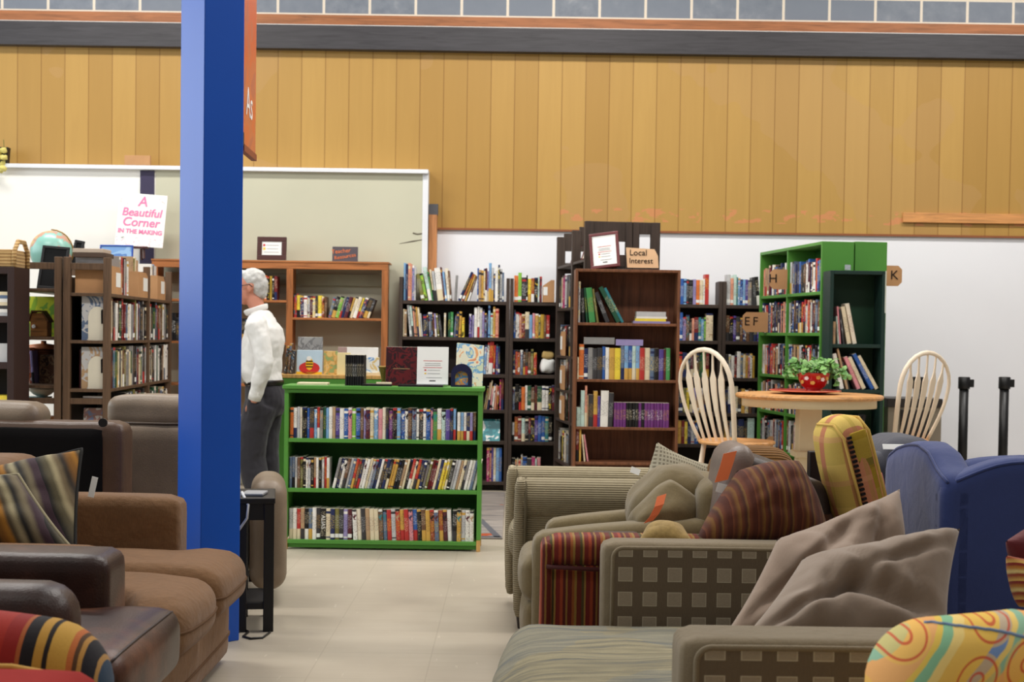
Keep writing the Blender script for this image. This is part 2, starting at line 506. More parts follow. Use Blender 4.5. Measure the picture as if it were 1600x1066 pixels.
def case(root, W, H, D, shelves, th=0.022, m_=None, mb=None, top=True, back=True, div=(), mid=None, plinth=None, backth=0.012, bottom=True, mshelf=None):
    """bookcase in root space: x centred, front at y = 0, depth to +y; shelves = heights of the shelf tops"""
    for sx in (-1, 1):
        x = sx*(W/2-th/2)
        G().box(x-th/2, x+th/2, 0, D, 0, H).build('side_panel', m_, root, bevel=0.002)
    for x in div:
        G().box(x-th/2, x+th/2, 0.004, D-backth, 0, H-(th if top else 0)).build('divider', m_, root, bevel=0.002)
    if top: G().box(-W/2+th, W/2-th, 0, D, H-th, H).build('top_board', mshelf or m_, root, bevel=0.002)
    edges = [-W/2+th] + [e for x in div for e in (x-th/2, x+th/2)] + [W/2-th]
    for z in shelves:
        for k in range(0, len(edges), 2):
            G().box(edges[k], edges[k+1], 0.006, D-backth, z-th, z).build('shelf', mshelf or m_, root, bevel=0.002)
    if back: G().box(-W/2+th, W/2-th, D-backth, D, 0.02, H-0.004).build('back_panel', mb or m_, root)
    if plinth: G().box(-W/2+th, W/2-th, 0.02, 0.04, 0.012, plinth).build('plinth', m_, root)

# ------------------------------------------------------------------ books
PAL = {
 'white': (232, 228, 220), 'cream': (222, 206, 170), 'ivory': (228, 216, 192), 'grey': (140, 138, 136), 'pale grey': (190, 190, 190), 'charcoal': (58, 56, 58),
 'black': (26, 24, 26), 'navy': (36, 46, 92), 'blue': (44, 92, 172), 'sky blue': (118, 168, 214), 'teal': (44, 128, 138), 'turquoise': (86, 180, 184),
 'dark green': (34, 84, 58), 'green': (62, 146, 74), 'lime green': (128, 190, 60), 'olive': (122, 116, 56), 'yellow': (238, 208, 50), 'gold': (208, 158, 62), 'mustard': (188, 148, 40),
 'orange': (226, 112, 44), 'red': (192, 46, 42), 'dark red': (124, 34, 36), 'maroon': (92, 32, 42), 'pink': (224, 142, 150), 'magenta': (186, 52, 112), 'purple': (116, 50, 128),
 'lavender': (150, 138, 190), 'violet': (84, 64, 146), 'brown': (112, 76, 50), 'tan': (184, 148, 108), 'rust': (164, 78, 44), 'salmon': (226, 150, 120), 'slate blue': (92, 112, 142), 'mint': (186, 214, 204),
}
for _k, _v in PAL.items():
    _g = 0.3*_v[0]+0.59*_v[1]+0.11*_v[2]; PAL[_k] = tuple(min(250, (q*0.87+_g*0.13)*1.04) for q in _v)
def cover(c): return mat('cover_'+c.replace(' ', '_'), PAL[c], 0.42, 0.4, 0.06, 20)
def lum(c): return 0.3*c[0]+0.6*c[1]+0.1*c[2]
def title(c, rnd):
    """spine zone with rows of small title marks"""
    k = 'title_'+c.replace(' ', '_')+'_%d' % rnd.randint(0, 1)
    if k in _mc: return _mc[k]
    fg = rnd.choice(['white', 'gold', 'cream', 'yellow', 'pale grey']) if lum(PAL[c]) < 120 else rnd.choice(['black', 'navy', 'dark red', 'charcoal', 'brown'])
    t = NT(k)
    n = t.noise(1.0, 2, t.scaled((170, 60, 240)), 0.6)
    t.color(t.mix(t.math('MULTIPLY', t.math('GREATER_THAN', n, 0.56), 0.7), lin(PAL[c]), lin(PAL[fg])))
    _mc[k] = t.fin(0.45, 0.35)
    return _mc[k]
def art(c, rnd):
    """picture-printed spine: blotches of two or three colours"""
    k = 'art_'+c.replace(' ', '_')+'_%d' % rnd.randint(0, 2)
    if k in _mc: return _mc[k]
    c2, c3 = rnd.choice(['white', 'sky blue', 'red', 'black', 'yellow', 'cream', 'orange']), rnd.choice(['navy', 'maroon', 'tan', 'white', 'teal', 'black'])
    t = NT(k)
    n = t.noise(1.0, 3, t.scaled((45, 20, 34)), 0.6, 0.6)
    t.color(t.ramp(n, [(0.0, PAL[c3]), (0.42, PAL[c]), (0.58, PAL[c2]), (0.64, PAL[c]), (0.74, PAL[c3])], 'CONSTANT'))
    _mc[k] = t.fin(0.3, 0.5)
    return _mc[k]
PAGES = mat('page_block', (226, 216, 196), 0.85, 0.1, 0.06, 80)
ORD = ['first', 'second', 'third', 'fourth', 'fifth', 'sixth', 'seventh', 'eighth', 'ninth', 'tenth', 'eleventh', 'twelfth', 'thirteenth', 'fourteenth', 'fifteenth', 'sixteenth', 'seventeenth', 'eighteenth', 'nineteenth', 'twentieth']
def ordw(i):
    if i < 20: return ORD[i]
    t, u = divmod(i+1, 10)
    tens = {2: 'twent', 3: 'thirt', 4: 'fort', 5: 'fift', 6: 'sixt', 7: 'sevent'}[t]
    return tens+'ieth' if u == 0 else tens+'y-'+ORD[u-1]
BOOKS = []          # (screen size, maker)
def book_geo(t, h, d, style, rnd):
    """spine to -y at y = 0, body to +y, x from 0 to t, z from 0 to h"""
    if style == 'plain': lv = [(0.0, 0), (0.30, 3), (0.72, 0)]
    elif style == 'band': lv = [(0.0, 0), (0.06, 1), (0.10, 0), (0.26, 3), (0.74, 0), (0.84, 1), (0.92, 0)]
    elif style == 'sticker': lv = [(0.0, 0), (0.07, 2), (0.19, 0), (0.36, 3), (0.80, 0)]
    elif style == 'half': lv = [(0.0, 1), (0.34, 0), (0.50, 3), (0.88, 0)]
    elif style == 'art': lv = [(0.0, 0), (0.05, 4), (0.30, 3), (0.62, 4), (0.93, 1)]
    else: lv = [(0.0, 0), (0.1, 3), (0.9, 0)]
    zs = [a*h for a, b in lv] + [h]
    sec = [(0, d), (0, 0.004), (t*0.22, 0), (t*0.78, 0), (t, 0.004), (t, d)]
    g = G(); n = len(sec)
    v = [(x, y, z) for z in zs for x, y in sec]
    for i in range(len(zs)-1):
        for j in range(n):
            k = (j+1) % n
            mi = lv[i][1] if 1 <= j <= 3 else (0 if j in (0, 4) else 5)
            g.f.append((i*n+j, i*n+k, (i+1)*n+k, (i+1)*n+j)); g.mi.append(mi)
    g.f.append(tuple(range(n-1, -1, -1))); g.mi.append(5)
    b = len(zs)-1
    g.f.append(tuple(b*n+j for j in range(n))); g.mi.append(5)
    g.v = v
    return g
def book_mats(c, acc, rnd): return [cover(c), cover(acc), PAPER, title(c, rnd), art(c, rnd), PAGES]
def row(where, M, x0, x1, z, y, spec=None, hs=(0.2, 0.25), ts=(0.018, 0.04), d=0.15, pal=None, seed=1, lean=(0,), kind='book', styles=('plain', 'band', 'sticker', 'half', 'art'), group=None, maxn=80, from_='from left', cluster=(5, 12)):
    """books standing on a shelf, spines to -y of M; spec rows: (colour, thickness, height, lean degrees, style)"""
    rnd = random.Random(seed); x = x0; i = 0; pl = 0.0; ph = 0.0
    pal = pal or list(PAL)
    left = 0; cl = 0.0
    while i < maxn:
        if spec is not None:
            if i >= len(spec): break
            c, t, h, a, st = (list(spec[i])+[None]*5)[:5]
            a = a or 0; st = st or rnd.choice(styles)
            if c is None: x += t; spec = spec[:i]+spec[i+1:]; continue
        else:
            if left <= 0: cl = rnd.choice(lean); left = rnd.randint(*cluster)
            left -= 1
            c, t, h, a, st = rnd.choice(pal), rnd.uniform(*ts), rnd.uniform(*hs), cl, rnd.choice(styles)
        ra = R(abs(a))
        if abs(a-pl) > 0.5:
            if pl > 0 and a < pl: x += ph*(math.sin(R(pl))-max(0, math.sin(R(a))))
            if a < 0: x += max(0, h*math.sin(ra)-(ph*math.sin(R(-pl)) if pl < 0 else 0))
        w = t/math.cos(ra)
        if x+w > x1: break
        dd = d*rnd.uniform(0.85, 1.1); jy = rnd.uniform(0, 0.012)
        if a > 0: L = Matrix.Translation((x+w, y+jy, z)) @ Matrix.Rotation(ra, 4, 'Y') @ Matrix.Translation((-t, 0, 0))
        elif a < 0: L = Matrix.Translation((x, y+jy, z)) @ Matrix.Rotation(-ra, 4, 'Y')
        else: L = Matrix.Translation((x, y+jy, z))
        acc = rnd.choice(['white', 'black', 'gold', 'red', 'navy', 'cream', 'charcoal'])
        MW = M @ L
        s = FPX/max(1.0, MW.translation.y)
        n_ = ('thin ' if t < 0.016 else 'thick ' if t > 0.04 else '') + c
        lab = '%s %s, %s %s, %s' % (n_, kind, ordw(i), from_, where)
        BOOKS.append((h*t*s*s, kind, c, acc, t-0.0006, h, dd, st, MW, lab, group or ('%ss on %s' % (kind, where)), seed*1000+i))
        x += w+0.0004; pl = a; ph = h; i += 1
    return x
def make_books(limit=300):
    n = {}
    rest = G(); rest_m = []
    for b in sorted(BOOKS, key=lambda q: -q[0]):
        _, kind, c, acc, t, h, d, st, MW, lab, grp, seed = b
        rnd = random.Random(seed)
        g = book_geo(t, h, d, st, rnd); ms = book_mats(c, acc, rnd)
        n[kind] = n.get(kind, 0)+1
        if n[kind] <= limit:
            o = g.build({'book': 'book', 'DVD case': 'dvd_case', 'video tape': 'video_tape'}[kind], ms, mw=MW)
            tag(o, lab, kind, grp)
            if st == 'x' and c == 'black': text('lettering', 'ALIAS', .034, PAPER, o, (t/2, -.0012, h*.56), (R(90), R(90), 0), .0006)
        else:
            mp = []
            for q in ms:
                if q not in rest_m: rest_m.append(q)
                mp.append(rest_m.index(q))
            rest.add(g.v, g.f, 0, MW)
            rest.mi[-len(g.mi):] = [mp[k] for k in g.mi]
    if rest.v:
        tag(rest.build('books', rest_m), 'smallest spines of the far shelves, packed in rows on the back bookcases', 'books', kind='stuff')
    print('BOOKS', n)
# ------------------------------------------------------------------ bookcases
def place(name, label, cat, A, B, group=None):
    """root for a case whose front runs from A (left end) to B (right end)"""
    A = Vector((A[0], A[1], 0)); B = Vector((B[0], B[1], 0)); d = B-A
    rz = math.atan2(d.y, d.x)
    ctr = (A+B)/2
    o = thing(name, label, cat, ctr, rz, group)
    return o, d.length, MZ(ctr, rz)
def PV(px, py, Y): return P(px, py, Y)
def flat(name, label, cat, M, x, y, z, w, d, t, c, rz=0.0, group=None, m_=None):
    """a book or box lying flat on a shelf"""
    g = G(); e = 0.003
    g.box(0, w, 0, d, 0, 0.0025, 0); g.box(0, w, 0, d, t-0.0025, t, 0); g.box(0, w, -0.002, 0.003, 0, t, 0); g.box(e, w-e, 0.003, d-e, 0.0025, t-0.0025, 1)
    o = g.build(name, [m_ or cover(c), PAGES], mw=M @ Matrix.Translation((x, y, z)) @ Matrix.Rotation(rz, 4, 'Z'))
    return tag(o, label, cat, group)
def board(name, label, cat, bl, br, h, t, m_, tilt=0.0, group=None, extra=None, z=None, bevel=0.002):
    """thing standing upright: front from bl to br (world), height h, leaning back by tilt degrees; returns root + size in local frame"""
    A, B = Vector(bl), Vector(br); d = B-A; rz = math.atan2(d.y, d.x); W = Vector((d.x, d.y, 0)).length
    o = thing(name, label, cat, (A+B)/2, rz, group)
    o.rotation_euler = (R(-tilt), 0, rz)
    return o, W
def cover_pic(name, bg, cols, scale=9.0, seed=0.0, thr=(0.45, 0.55, 0.66)):
    if name in _mc: return _mc[name]
    t = NT(name)
    mp = t.node('ShaderNodeMapping'); mp.inputs['Location'].default_value = (seed, seed*1.7, 0); t.l.new(t.tc.outputs['Object'], mp.inputs[0])
    n = t.noise(scale, 3, mp.outputs[0], 0.5, 0.8)
    st = [(0.0, bg)]+[(thr[i], c) for i, c in enumerate(cols)]
    t.color(t.ramp(n, st, 'CONSTANT'))
    _mc[name] = t.fin(0.35, 0.45)
    return _mc[name]

# --- low green case full of films
YD = 8.86
dvd, WD, MD = place('low_bookcase', 'low green painted bookcase full of films standing on the vinyl floor', 'bookcase', PV(443.5, 735, YD), PV(752, 735, YD))
HD = PZ(600, 607, YD)
zD = [PZ(600, q, YD) for q in (845.5, 765, 687)]
for sx in (-1, 1):
    x = sx*(WD/2-0.0125)
    G().box(x-0.0125, x+0.0125, 0, 0.30, 0.072, HD-0.012).build('side_panel', GRN, dvd, bevel=0.002)
    G().box(x-0.012, x+0.012, 0.002, 0.03, 0, 0.072).build('foot', PINE, dvd, bevel=0.001)['label'] = 'unpainted pine foot'
    G().box(x-0.012, x+0.012, 0.27, 0.30, 0, 0.072).build('foot', PINE, dvd, bevel=0.001)['label'] = 'unpainted pine foot'
G().box(-WD/2-0.012, WD/2+0.012, -0.014, 0.31, HD-0.012, HD+0.012).build('top_board', GRN, dvd, bevel=0.004)
G().box(-WD/2+0.025, WD/2-0.025, 0, 0.016, HD-0.035, HD-0.013).build('rail', GRN, dvd, bevel=0.002)
for z in zD: G().box(-WD/2+0.025, WD/2-0.025, 0.002, 0.29, z-0.024, z).build('shelf', GRN, dvd, bevel=0.002)
G().box(-WD/2+0.02, WD/2-0.02, 0.288, 0.298, 0.03, HD-0.012).build('back_panel', GRNB, dvd)
G().box(-WD/2+0.026, WD/2-0.026, 0.012, 0.03, 0.012, zD[0]-0.025).build('plinth', mat('green_plinth', (72, 132, 48), 0.5), dvd, bevel=0.002)
KID = ['white', 'sky blue', 'blue', 'red', 'white', 'navy', 'pale grey', 'pink', 'black', 'yellow', 'sky blue', 'lavender', 'teal', 'orange', 'white', 'cream', 'blue']
ACT = ['white', 'black', 'charcoal', 'tan', 'red', 'grey', 'gold', 'pale grey', 'brown', 'dark red', 'slate blue', 'cream', 'black', 'olive', 'white']
DR = ['orange', 'white', 'pale grey', 'ivory', 'black', 'blue', 'charcoal', 'sky blue', 'red', 'grey', 'dark green', 'sky blue', 'white', 'tan', 'violet', 'white', 'blue', 'pink', 'lime green', 'blue', 'brown', 'lavender', 'maroon', 'cream', 'sky blue', 'pink', 'ivory', 'charcoal', 'purple', 'black', 'sky blue', 'blue', 'white', 'brown', 'slate blue', 'white', 'charcoal', 'white', 'blue', 'pink', 'green', 'white', 'mint', 'violet', 'navy', 'sky blue']
rr = random.Random(5)
xe = -WD/2+0.03
s1 = [(c, rr.choice((0.015, 0.018, 0.026, 0.026, 0.022)), rr.uniform(0.186, 0.196), 0, rr.choice(('art', 'plain', 'band', 'half', 'art'))) for c in DR]
s1 += [(None, 0.008)] + [(c, 0.019, 0.172, 0, 'half') for c in ('white', 'sky blue', 'white', 'navy', 'lavender', 'brown', 'white', 'maroon')]
row('top shelf of low green bookcase', MD, xe, WD/2-0.03, zD[2], 0.02, s1, seed=11, kind='DVD case', d=0.135)
row('middle shelf of low green bookcase', MD, xe, xe+0.26, zD[1], 0.02, None, (0.186, 0.196), (0.014, 0.018), 0.135, ACT, 12, kind='DVD case', styles=('art', 'half', 'band', 'plain'))
row('middle shelf of low green bookcase, leaning', MD, xe+0.265, WD/2-0.03, zD[1], 0.02, None, (0.184, 0.192), (0.0145, 0.019), 0.135, ACT+['yellow', 'red', 'navy'], 13, lean=(13,), kind='DVD case', styles=('art', 'half', 'band', 'plain'), cluster=(90, 91))
VH = [('pale grey', 'half'), ('white', 'half'), ('red', 'half'), ('tan', 'half'), ('black', 'half'), ('slate blue', 'half'), ('white', 'plain'), ('charcoal', 'sticker'), ('black', 'plain0'), ('cream', 'band'), ('navy', 'sticker'), ('olive', 'sticker'), ('charcoal', 'sticker'), ('lavender', 'band'), ('maroon', 'sticker'), ('white', 'art'), ('ivory', 'plain'), ('charcoal', 'band'), ('tan', 'plain'), ('cream', 'plain'), ('cream', 'plain'), ('brown', 'art'), ('slate blue', 'art'), ('red', 'plain'), ('pale grey', 'band'), ('red', 'art'), ('gold', 'half'), ('red', 'plain'), ('pink', 'art'), ('blue', 'half'), ('black', 'art'), ('brown', 'half'), ('gold', 'plain'), ('rust', 'art'), ('slate blue', 'art'), ('rust', 'half'), ('maroon', 'art'), ('white', 'plain'), ('black', 'half'), ('gold', 'art'), ('pale grey', 'band'), ('white', 'art'), ('white', 'art'), ('pale grey', 'band'), ('gold', 'plain')]
s3 = [(c, 0.0262 if i > 7 else 0.024, rr.uniform(0.188, 0.197), -3 if 14 < i < 38 else 0, st if st != 'plain0' else 'x') for i, (c, st) in enumerate(VH)]
s3[8] = ('black', 0.036, 0.193, 0, 'x')
row('bottom shelf of low green bookcase', MD, xe, WD/2-0.03, zD[0], 0.02, s3, seed=14, kind='video tape', d=0.11)

# --- second green case behind it, its back to the aisle
YG = 10.3
gb, WG, MG = place('low_bookcase', 'second low green bookcase with bare pine top edge, behind the standing man', 'bookcase', PV(428, 680, YG), PV(655, 680, YG))
HG = PZ(500, 586, YG)
G().box(-WG/2, WG/2, 0, 0.02, 0, HG-0.025).build('back_panel', GRN, gb)
for sx in (-1, 1): G().box(sx*(WG/2-0.012)-0.012, sx*(WG/2-0.012)+0.012, 0.02, 0.3, 0, HG-0.025).build('side_panel', GRN, gb)
G().box(-WG/2-0.005, WG/2+0.005, -0.006, 0.3, HG-0.025, HG).build('top_board', PINE, gb, bevel=0.002)['label'] = 'bare pine top board'
for z in (0.08, 0.4, 0.72): G().box(-WG/2+0.024, WG/2-0.024, 0.02, 0.29, z-0.02, z).build('shelf', GRN, gb)

# --- walnut bookcase
YWN = 10.55
wn, WW, MW_ = place('bookcase', 'walnut veneer bookcase facing the aisle with framed notice on its top', 'bookcase', PV(897, 580, YWN), PV(1061, 580, YWN))
HW = PZ(980, 421, YWN)
zW = [PZ(980, q, YWN) for q in (728+20, 668, 593.5, 505)]
case(wn, WW, HW, 0.28, [0.08, 0.42]+zW[:0]+[zW[1], zW[2], zW[3]], 0.02, WAL, WALB, plinth=0.07)
xl = -WW/2+0.024
row('top shelf of walnut bookcase', MW_, xl, WW/2, zW[3], 0.02, [('pale grey', .016, .30, 0, 'art'), ('black', .022, .25, -3, 'plain'), ('dark green', .014, .255, -5, 'plain'), ('green', .044, .255, -7, 'plain'), ('olive', .018, .25, -9, 'plain'), ('charcoal', .03, .235, -22, 'plain'), ('dark green', .03, .29, -28, 'plain'), ('teal', .02, .285, -28, 'plain')], seed=21)
for i, (c, w, d, t, dx, lab) in enumerate((('lavender', .27, .2, .016, 0, 'lavender book at the bottom of the flat stack on top walnut shelf'), ('yellow', .225, .17, .02, .015, 'yellow book lying second in the flat stack on top walnut shelf'), ('white', .225, .18, .014, .022, 'thin white book lying third in the flat stack on top walnut shelf'), ('pale grey', .215, .17, .036, .024, 'thick pale book crowning the flat stack on top walnut shelf'))):
    flat('book', lab, 'book', MW_, .045+dx, .03, zW[3]+sum((.016, .02, .014, .036)[:i]), w, d, t, c, group='books lying flat on the walnut bookcase')
S2 = [('cream', .012, .16, 0, 'plain'), ('orange', .036, .255, 0, 'band'), ('navy', .03, .225, 0, 'sticker'), ('grey', .034, .23, 0, 'plain'), ('charcoal', .034, .225, 0, 'plain'), ('charcoal', .036, .23, 0, 'plain'), ('blue', .022, .24, 0, 'plain'), ('white', .026, .235, 0, 'plain'), ('gold', .04, .23, 0, 'plain'), ('yellow', .044, .23, 0, 'plain'), ('slate blue', .028, .248, 0, 'half'), ('sky blue', .028, .248, 0, 'half'), ('blue', .028, .248, 0, 'half'), ('mint', .028, .248, 0, 'half'), ('sky blue', .026, .248, 0, 'half'), ('red', .036, .235, 0, 'plain'), ('cream', .04, .235, 0, 'plain'), ('slate blue', .03, .23, 0, 'band'), ('black', .034, .232, 0, 'band'), ('violet', .034, .225, 0, 'plain'), ('maroon', .018, .225, 0, 'plain'), ('green', .03, .235, 0, 'plain')]
row('second shelf of walnut bookcase', MW_, xl, WW/2-.02, zW[2], 0.02, S2, seed=22)
flat('book', 'grey boxed book lying flat across the book tops, second walnut shelf', 'book', MW_, -.315, .03, zW[2]+.257, .225, .15, .05, 'grey')
flat('book', 'mauve boxed book lying flat beside the grey one, second walnut shelf', 'book', MW_, -.08, .03, zW[2]+.25, .2, .15, .045, 'lavender')
S3 = [('mint', .03, .14, 0, 'plain'), ('mint', .03, .265, 0, 'plain'), ('salmon', .016, .30, 0, 'half'), ('tan', .01, .23, 0, 'plain'), ('charcoal', .036, .235, 0, 'plain'), ('gold', .03, .262, 0, 'half'), ('violet', .02, .225, 0, 'plain'), ('white', .056, .265, 1, 'plain'), ('charcoal', .034, .25, 2, 'plain')] + [(c, .0222, .18, 0, 'plain') for c in ['purple']*4+['black']*4+['purple', 'black']+['purple']*8]
row('third shelf of walnut bookcase', MW_, xl, WW/2-.02, zW[1], 0.02, S3, seed=23)
row('fourth shelf of walnut bookcase', MW_, xl, WW/2, 0.42, 0.02, [('dark red', .022, .25, 0, 'half'), ('gold', .016, .255, 0, 'plain'), ('cream', .012, .2, -6, 'plain'), ('pink', .014, .2, -9, 'plain')], seed=24)

# --- four dark cases along the back wall
YB = 12.36
bx = [622, 795, 961, 1127, 1293]
zB = [.08, .43, .70, 1.005, 1.32, 1.63]
bn = ['dark wall bookcase nearest oak bookcase', 'second dark wall bookcase from oak bookcase', 'dark wall bookcase behind walnut bookcase', 'dark wall bookcase beside tall green bookcase']
bl = ['dark brown open-topped wall bookcase nearest the oak bookcase', 'dark brown open-topped wall bookcase, second along from the oak bookcase', 'dark brown open-topped wall bookcase partly hidden behind the walnut bookcase', 'dark brown open-topped wall bookcase running behind the tall green bookcase']
TALLK = ['white', 'pale grey', 'sky blue', 'cream', 'lavender', 'olive', 'pink', 'navy', 'yellow', 'slate blue', 'brown', 'mint', 'tan', 'charcoal']
NOV = ['black', 'white', 'red', 'cream', 'navy', 'orange', 'yellow', 'blue', 'green', 'maroon', 'slate blue', 'gold', 'pale grey', 'brown', 'lavender', 'salmon', 'charcoal']
DARKP = ['black', 'charcoal', 'navy', 'dark red', 'maroon', 'black', 'slate blue', 'dark green', 'orange', 'white', 'brown', 'black']
for k in range(4):
    rt, Wc, Mc = place('dark_bookcase', bl[k], 'bookcase', PV(bx[k], 600, YB), PV(bx[k+1], 600, YB)-Vector((0.003, 0, 0)), 'dark bookcases along the back wall')
    case(rt, Wc, 1.83, 0.24, zB, 0.03 if k == 0 else 0.03, ESP, ESPD, top=False, back=False)
    G().box(-Wc/2+.03, Wc/2-.03, .228, .24, 0.02, 1.62).build('back_panel', ESPD, rt)
    def lx(px): return (Mc.inverted() @ PV(px, 600, YB)).x
    L0, L1 = -Wc/2+.034, Wc/2-.034
    nm = bn[k]
    kw = dict(d=.15)
    if k == 0:
        T = [('sky blue', .02, .32, 0), ('navy', .016, .31, 0), ('salmon', .022, .32, 0), ('salmon', .012, .31, 0), ('lavender', .02, .30, 0), ('pale grey', .014, .29, 0), ('olive', .03, .23, -12), ('lime green', .025, .235, -12), ('mint', .03, .29, -11), ('green', .012, .25, -11), ('cream', .014, .27, -9), ('pale grey', .02, .255, -8), ('white', .05, .28, -7), ('maroon', .012, .29, -7), ('sky blue', .018, .25, -7), ('ivory', .025, .28, -5), ('brown', .012, .26, -5), (None, .02), ('grey', .018, .22, 3), (None, .012), ('navy', .02, .27, 24), ('rust', .018, .25, 22), ('gold', .014, .24, 20), ('brown', .014, .225, 17), ('blue', .012, .285, 0), ('tan', .022, .27, 0), ('gold', .02, .265, 0), ('cream', .014, .28, 0), ('maroon', .014, .285, 0), ('lavender', .014, .26, 0), ('sky blue', .022, .33, 0), ('pale grey', .02, .29, 0), ('navy', .012, .24, 0), ('white', .025, .3, 0), ('charcoal', .014, .315, 0), ('pale grey', .022, .28, 0), ('slate blue', .014, .25, 0), ('pink', .03, .29, 0), ('grey', .02, .28, 0)]
        row('top of '+nm, Mc, L0, L1, zB[5], .02, T, seed=31, **kw)
        T = [('cream', .012, .235, 0), ('tan', .018, .23, 0), ('pale grey', .022, .27, -6), ('mint', .018, .265, -6), ('salmon', .014, .26, -5), ('tan', .014, .25, -5), ('gold', .012, .255, -5), ('cream', .018, .25, -5), ('pale grey', .012, .2, -5), ('navy', .03, .19, 0), ('charcoal', .012, .2, 0), ('slate blue', .022, .21, -3), ('charcoal', .012, .21, -3), ('maroon', .012, .205, -4), ('lavender', .016, .2, -4), ('olive', .016, .2, -6), ('charcoal', .02, .19, -8), (None, .01), ('cream', .016, .205, 0), (None, .02), ('dark green', .018, .21, 0), ('green', .024, .215, 0), (None, .006), ('slate blue', .014, .2, 3), ('navy', .02, .215, 3), ('gold', .022, .22, 2), ('yellow', .022, .17, 0), (None, .04), ('violet', .02, .2, 0), ('lavender', .016, .19, 2), ('white', .026, .255, 0), ('white', .02, .265, 0), ('pale grey', .022, .255, 0), ('lavender', .018, .24, 0), ('slate blue', .018, .21, 0), ('charcoal', .014, .2, 0), ('sky blue', .018, .275, 0), ('mint', .022, .21, 0), ('gold', .02, .265, 0), ('salmon', .03, .25, 0)]
        row('second shelf of '+nm, Mc, L0, L1, zB[4], .02, T, seed=32, **kw)
        row('third shelf of '+nm, Mc, lx(748), L1, zB[3], .02, [('olive', .014, .2, 4), ('slate blue', .018, .23, 4), ('sky blue', .022, .25, 3), ('white', .018, .27, 3), ('red', .036, .28, 3), ('red', .016, .25, 2), ('violet', .018, .26, 0), ('navy', .016, .24, 0)], seed=33, **kw)
        row('fourth shelf of '+nm, Mc, lx(756), L1, zB[2], .02, [('olive', .014, .2, 9), ('tan', .012, .23, 9), ('cream', .012, .25, 8), ('pink', .014, .2, 6), ('white', .016, .22, 5), ('salmon', .014, .21, 4), ('rust', .016, .2, 3), ('magenta', .014, .26, 0), ('maroon', .022, .27, 0)], seed=34, **kw)
        row('bottom shelf of '+nm, Mc, lx(762), L1, zB[0], .02, [('magenta', .025, .29, 0), ('salmon', .016, .29, 0), ('violet', .016, .29, 0), ('cream', .022, .29, 0), ('sky blue', .03, .29, 0), ('blue', .02, .29, 0)], seed=35, **kw)
    elif k == 1:
        xe2 = lx(874)
        row('top of '+nm, Mc, L0, lx(846), zB[5], .02, [('orange', .034, .225, 0), ('lime green', .03, .25, 0), ('charcoal', .04, .21, 0), ('black', .012, .23, 0), ('yellow', .03, .2, 0), ('rust', .026, .205, 0), ('black', .03, .21, 0), ('mint', .014, .22, 0), ('maroon', .02, .22, 0)], seed=36, **kw)
        row('second shelf of '+nm, Mc, L0, xe2, zB[4], .02, [('blue', .018, .24, 0), ('white', .03, .22, 0), ('salmon', .02, .21, 0), ('dark red', .03, .205, 0), ('cream', .036, .225, 0), ('sky blue', .026, .2, 0), ('pink', .022, .215, 0), ('gold', .03, .21, 0), ('olive', .016, .2, 0), ('mustard', .03, .205, 0), ('brown', .018, .2, 0), ('red', .03, .2, 0)], seed=37, **kw)
        row('third shelf of '+nm, Mc, L0, lx(842), zB[3], .02, None, (.19, .22), (.018, .03), pal=['slate blue', 'navy', 'charcoal', 'olive', 'brown', 'red', 'rust', 'black', 'sky blue'], seed=38, **kw)
        row('fourth shelf of '+nm, Mc, L0, xe2, zB[2], .02, None, (.19, .22), (.02, .04), pal=DARKP, seed=39, **kw)
        row('fifth shelf of '+nm, Mc, L0, xe2, zB[1], .02, [('pale grey', .02, .16, 0), ('rust', .03, .21, 0), ('dark red', .03, .215, 0), ('mint', .03, .2, 0), ('black', .03, .21, 0), ('dark red', .02, .2, 0), ('black', .03, .2, 0), ('violet', .03, .22, 0), ('blue', .03, .225, 0), ('blue', .03, .22, 0), ('teal', .03, .215, 0), ('black', .03, .21, 0)], seed=40, **kw)
        row('bottom shelf of '+nm, Mc, L0, xe2, zB[0], .02, [('black', .03, .2, 0), ('salmon', .016, .19, 0), ('cream', .012, .2, 0), ('salmon', .02, .19, 0), ('pale grey', .016, .23, 0), ('blue', .036, .215, 0), ('charcoal', .04, .2, 0), ('magenta', .03, .215, 0), ('mint', .016, .2, 0), ('pink', .03, .21, 0)], seed=41, **kw)
    elif k == 2:
        xs = lx(1052)
        row('top of '+nm, Mc, xs, L1, zB[5], .02, [('cream', .03, .22, 0), ('maroon', .02, .22, 0), ('blue', .026, .22, 0), ('sky blue', .026, .22, 0), ('charcoal', .02, .215, 0), ('black', .034, .21, 0), ('lavender', .026, .215, 0), ('orange', .03, .21, 0), ('cream', .03, .21, 0), ('white', .016, .22, 0), ('red', .034, .26, 0)], seed=42, **kw)
        row('second shelf of '+nm, Mc, xs, L1, zB[4], .02, [('cream', .036, .2, 0), ('blue', .04, .24, 0), ('lavender', .026, .2, 0), ('brown', .03, .22, 0), ('black', .02, .18, 0), ('salmon', .02, .19, 0), ('dark red', .036, .2, 0), ('teal', .022, .2, 0), ('sky blue', .026, .2, 0), ('lime green', .016, .2, 0), ('cream', .06, .235, 0)], seed=43, **kw)
        row('third shelf of '+nm, Mc, xs, L1, zB[3], .02, [('turquoise', .04, .21, 0), ('red', .036, .215, 0), ('navy', .04, .21, 0), ('charcoal', .03, .2, 0), ('maroon', .026, .2, 0), ('cream', .026, .2, 0), ('charcoal', .026, .2, 0), ('dark green', .02, .19, 0), ('green', .03, .21, 0), ('dark red', .03, .205, 0)], seed=44, **kw)
        row('fourth shelf of '+nm, Mc, xs, L1, zB[2], .02, [('white', .03, .24, 0), ('charcoal', .03, .2, 0)]+[(c, .028, .21, 0) for c in ('navy', 'olive', 'yellow', 'black', 'lavender', 'tan', 'white', 'brown')], seed=45, **kw)
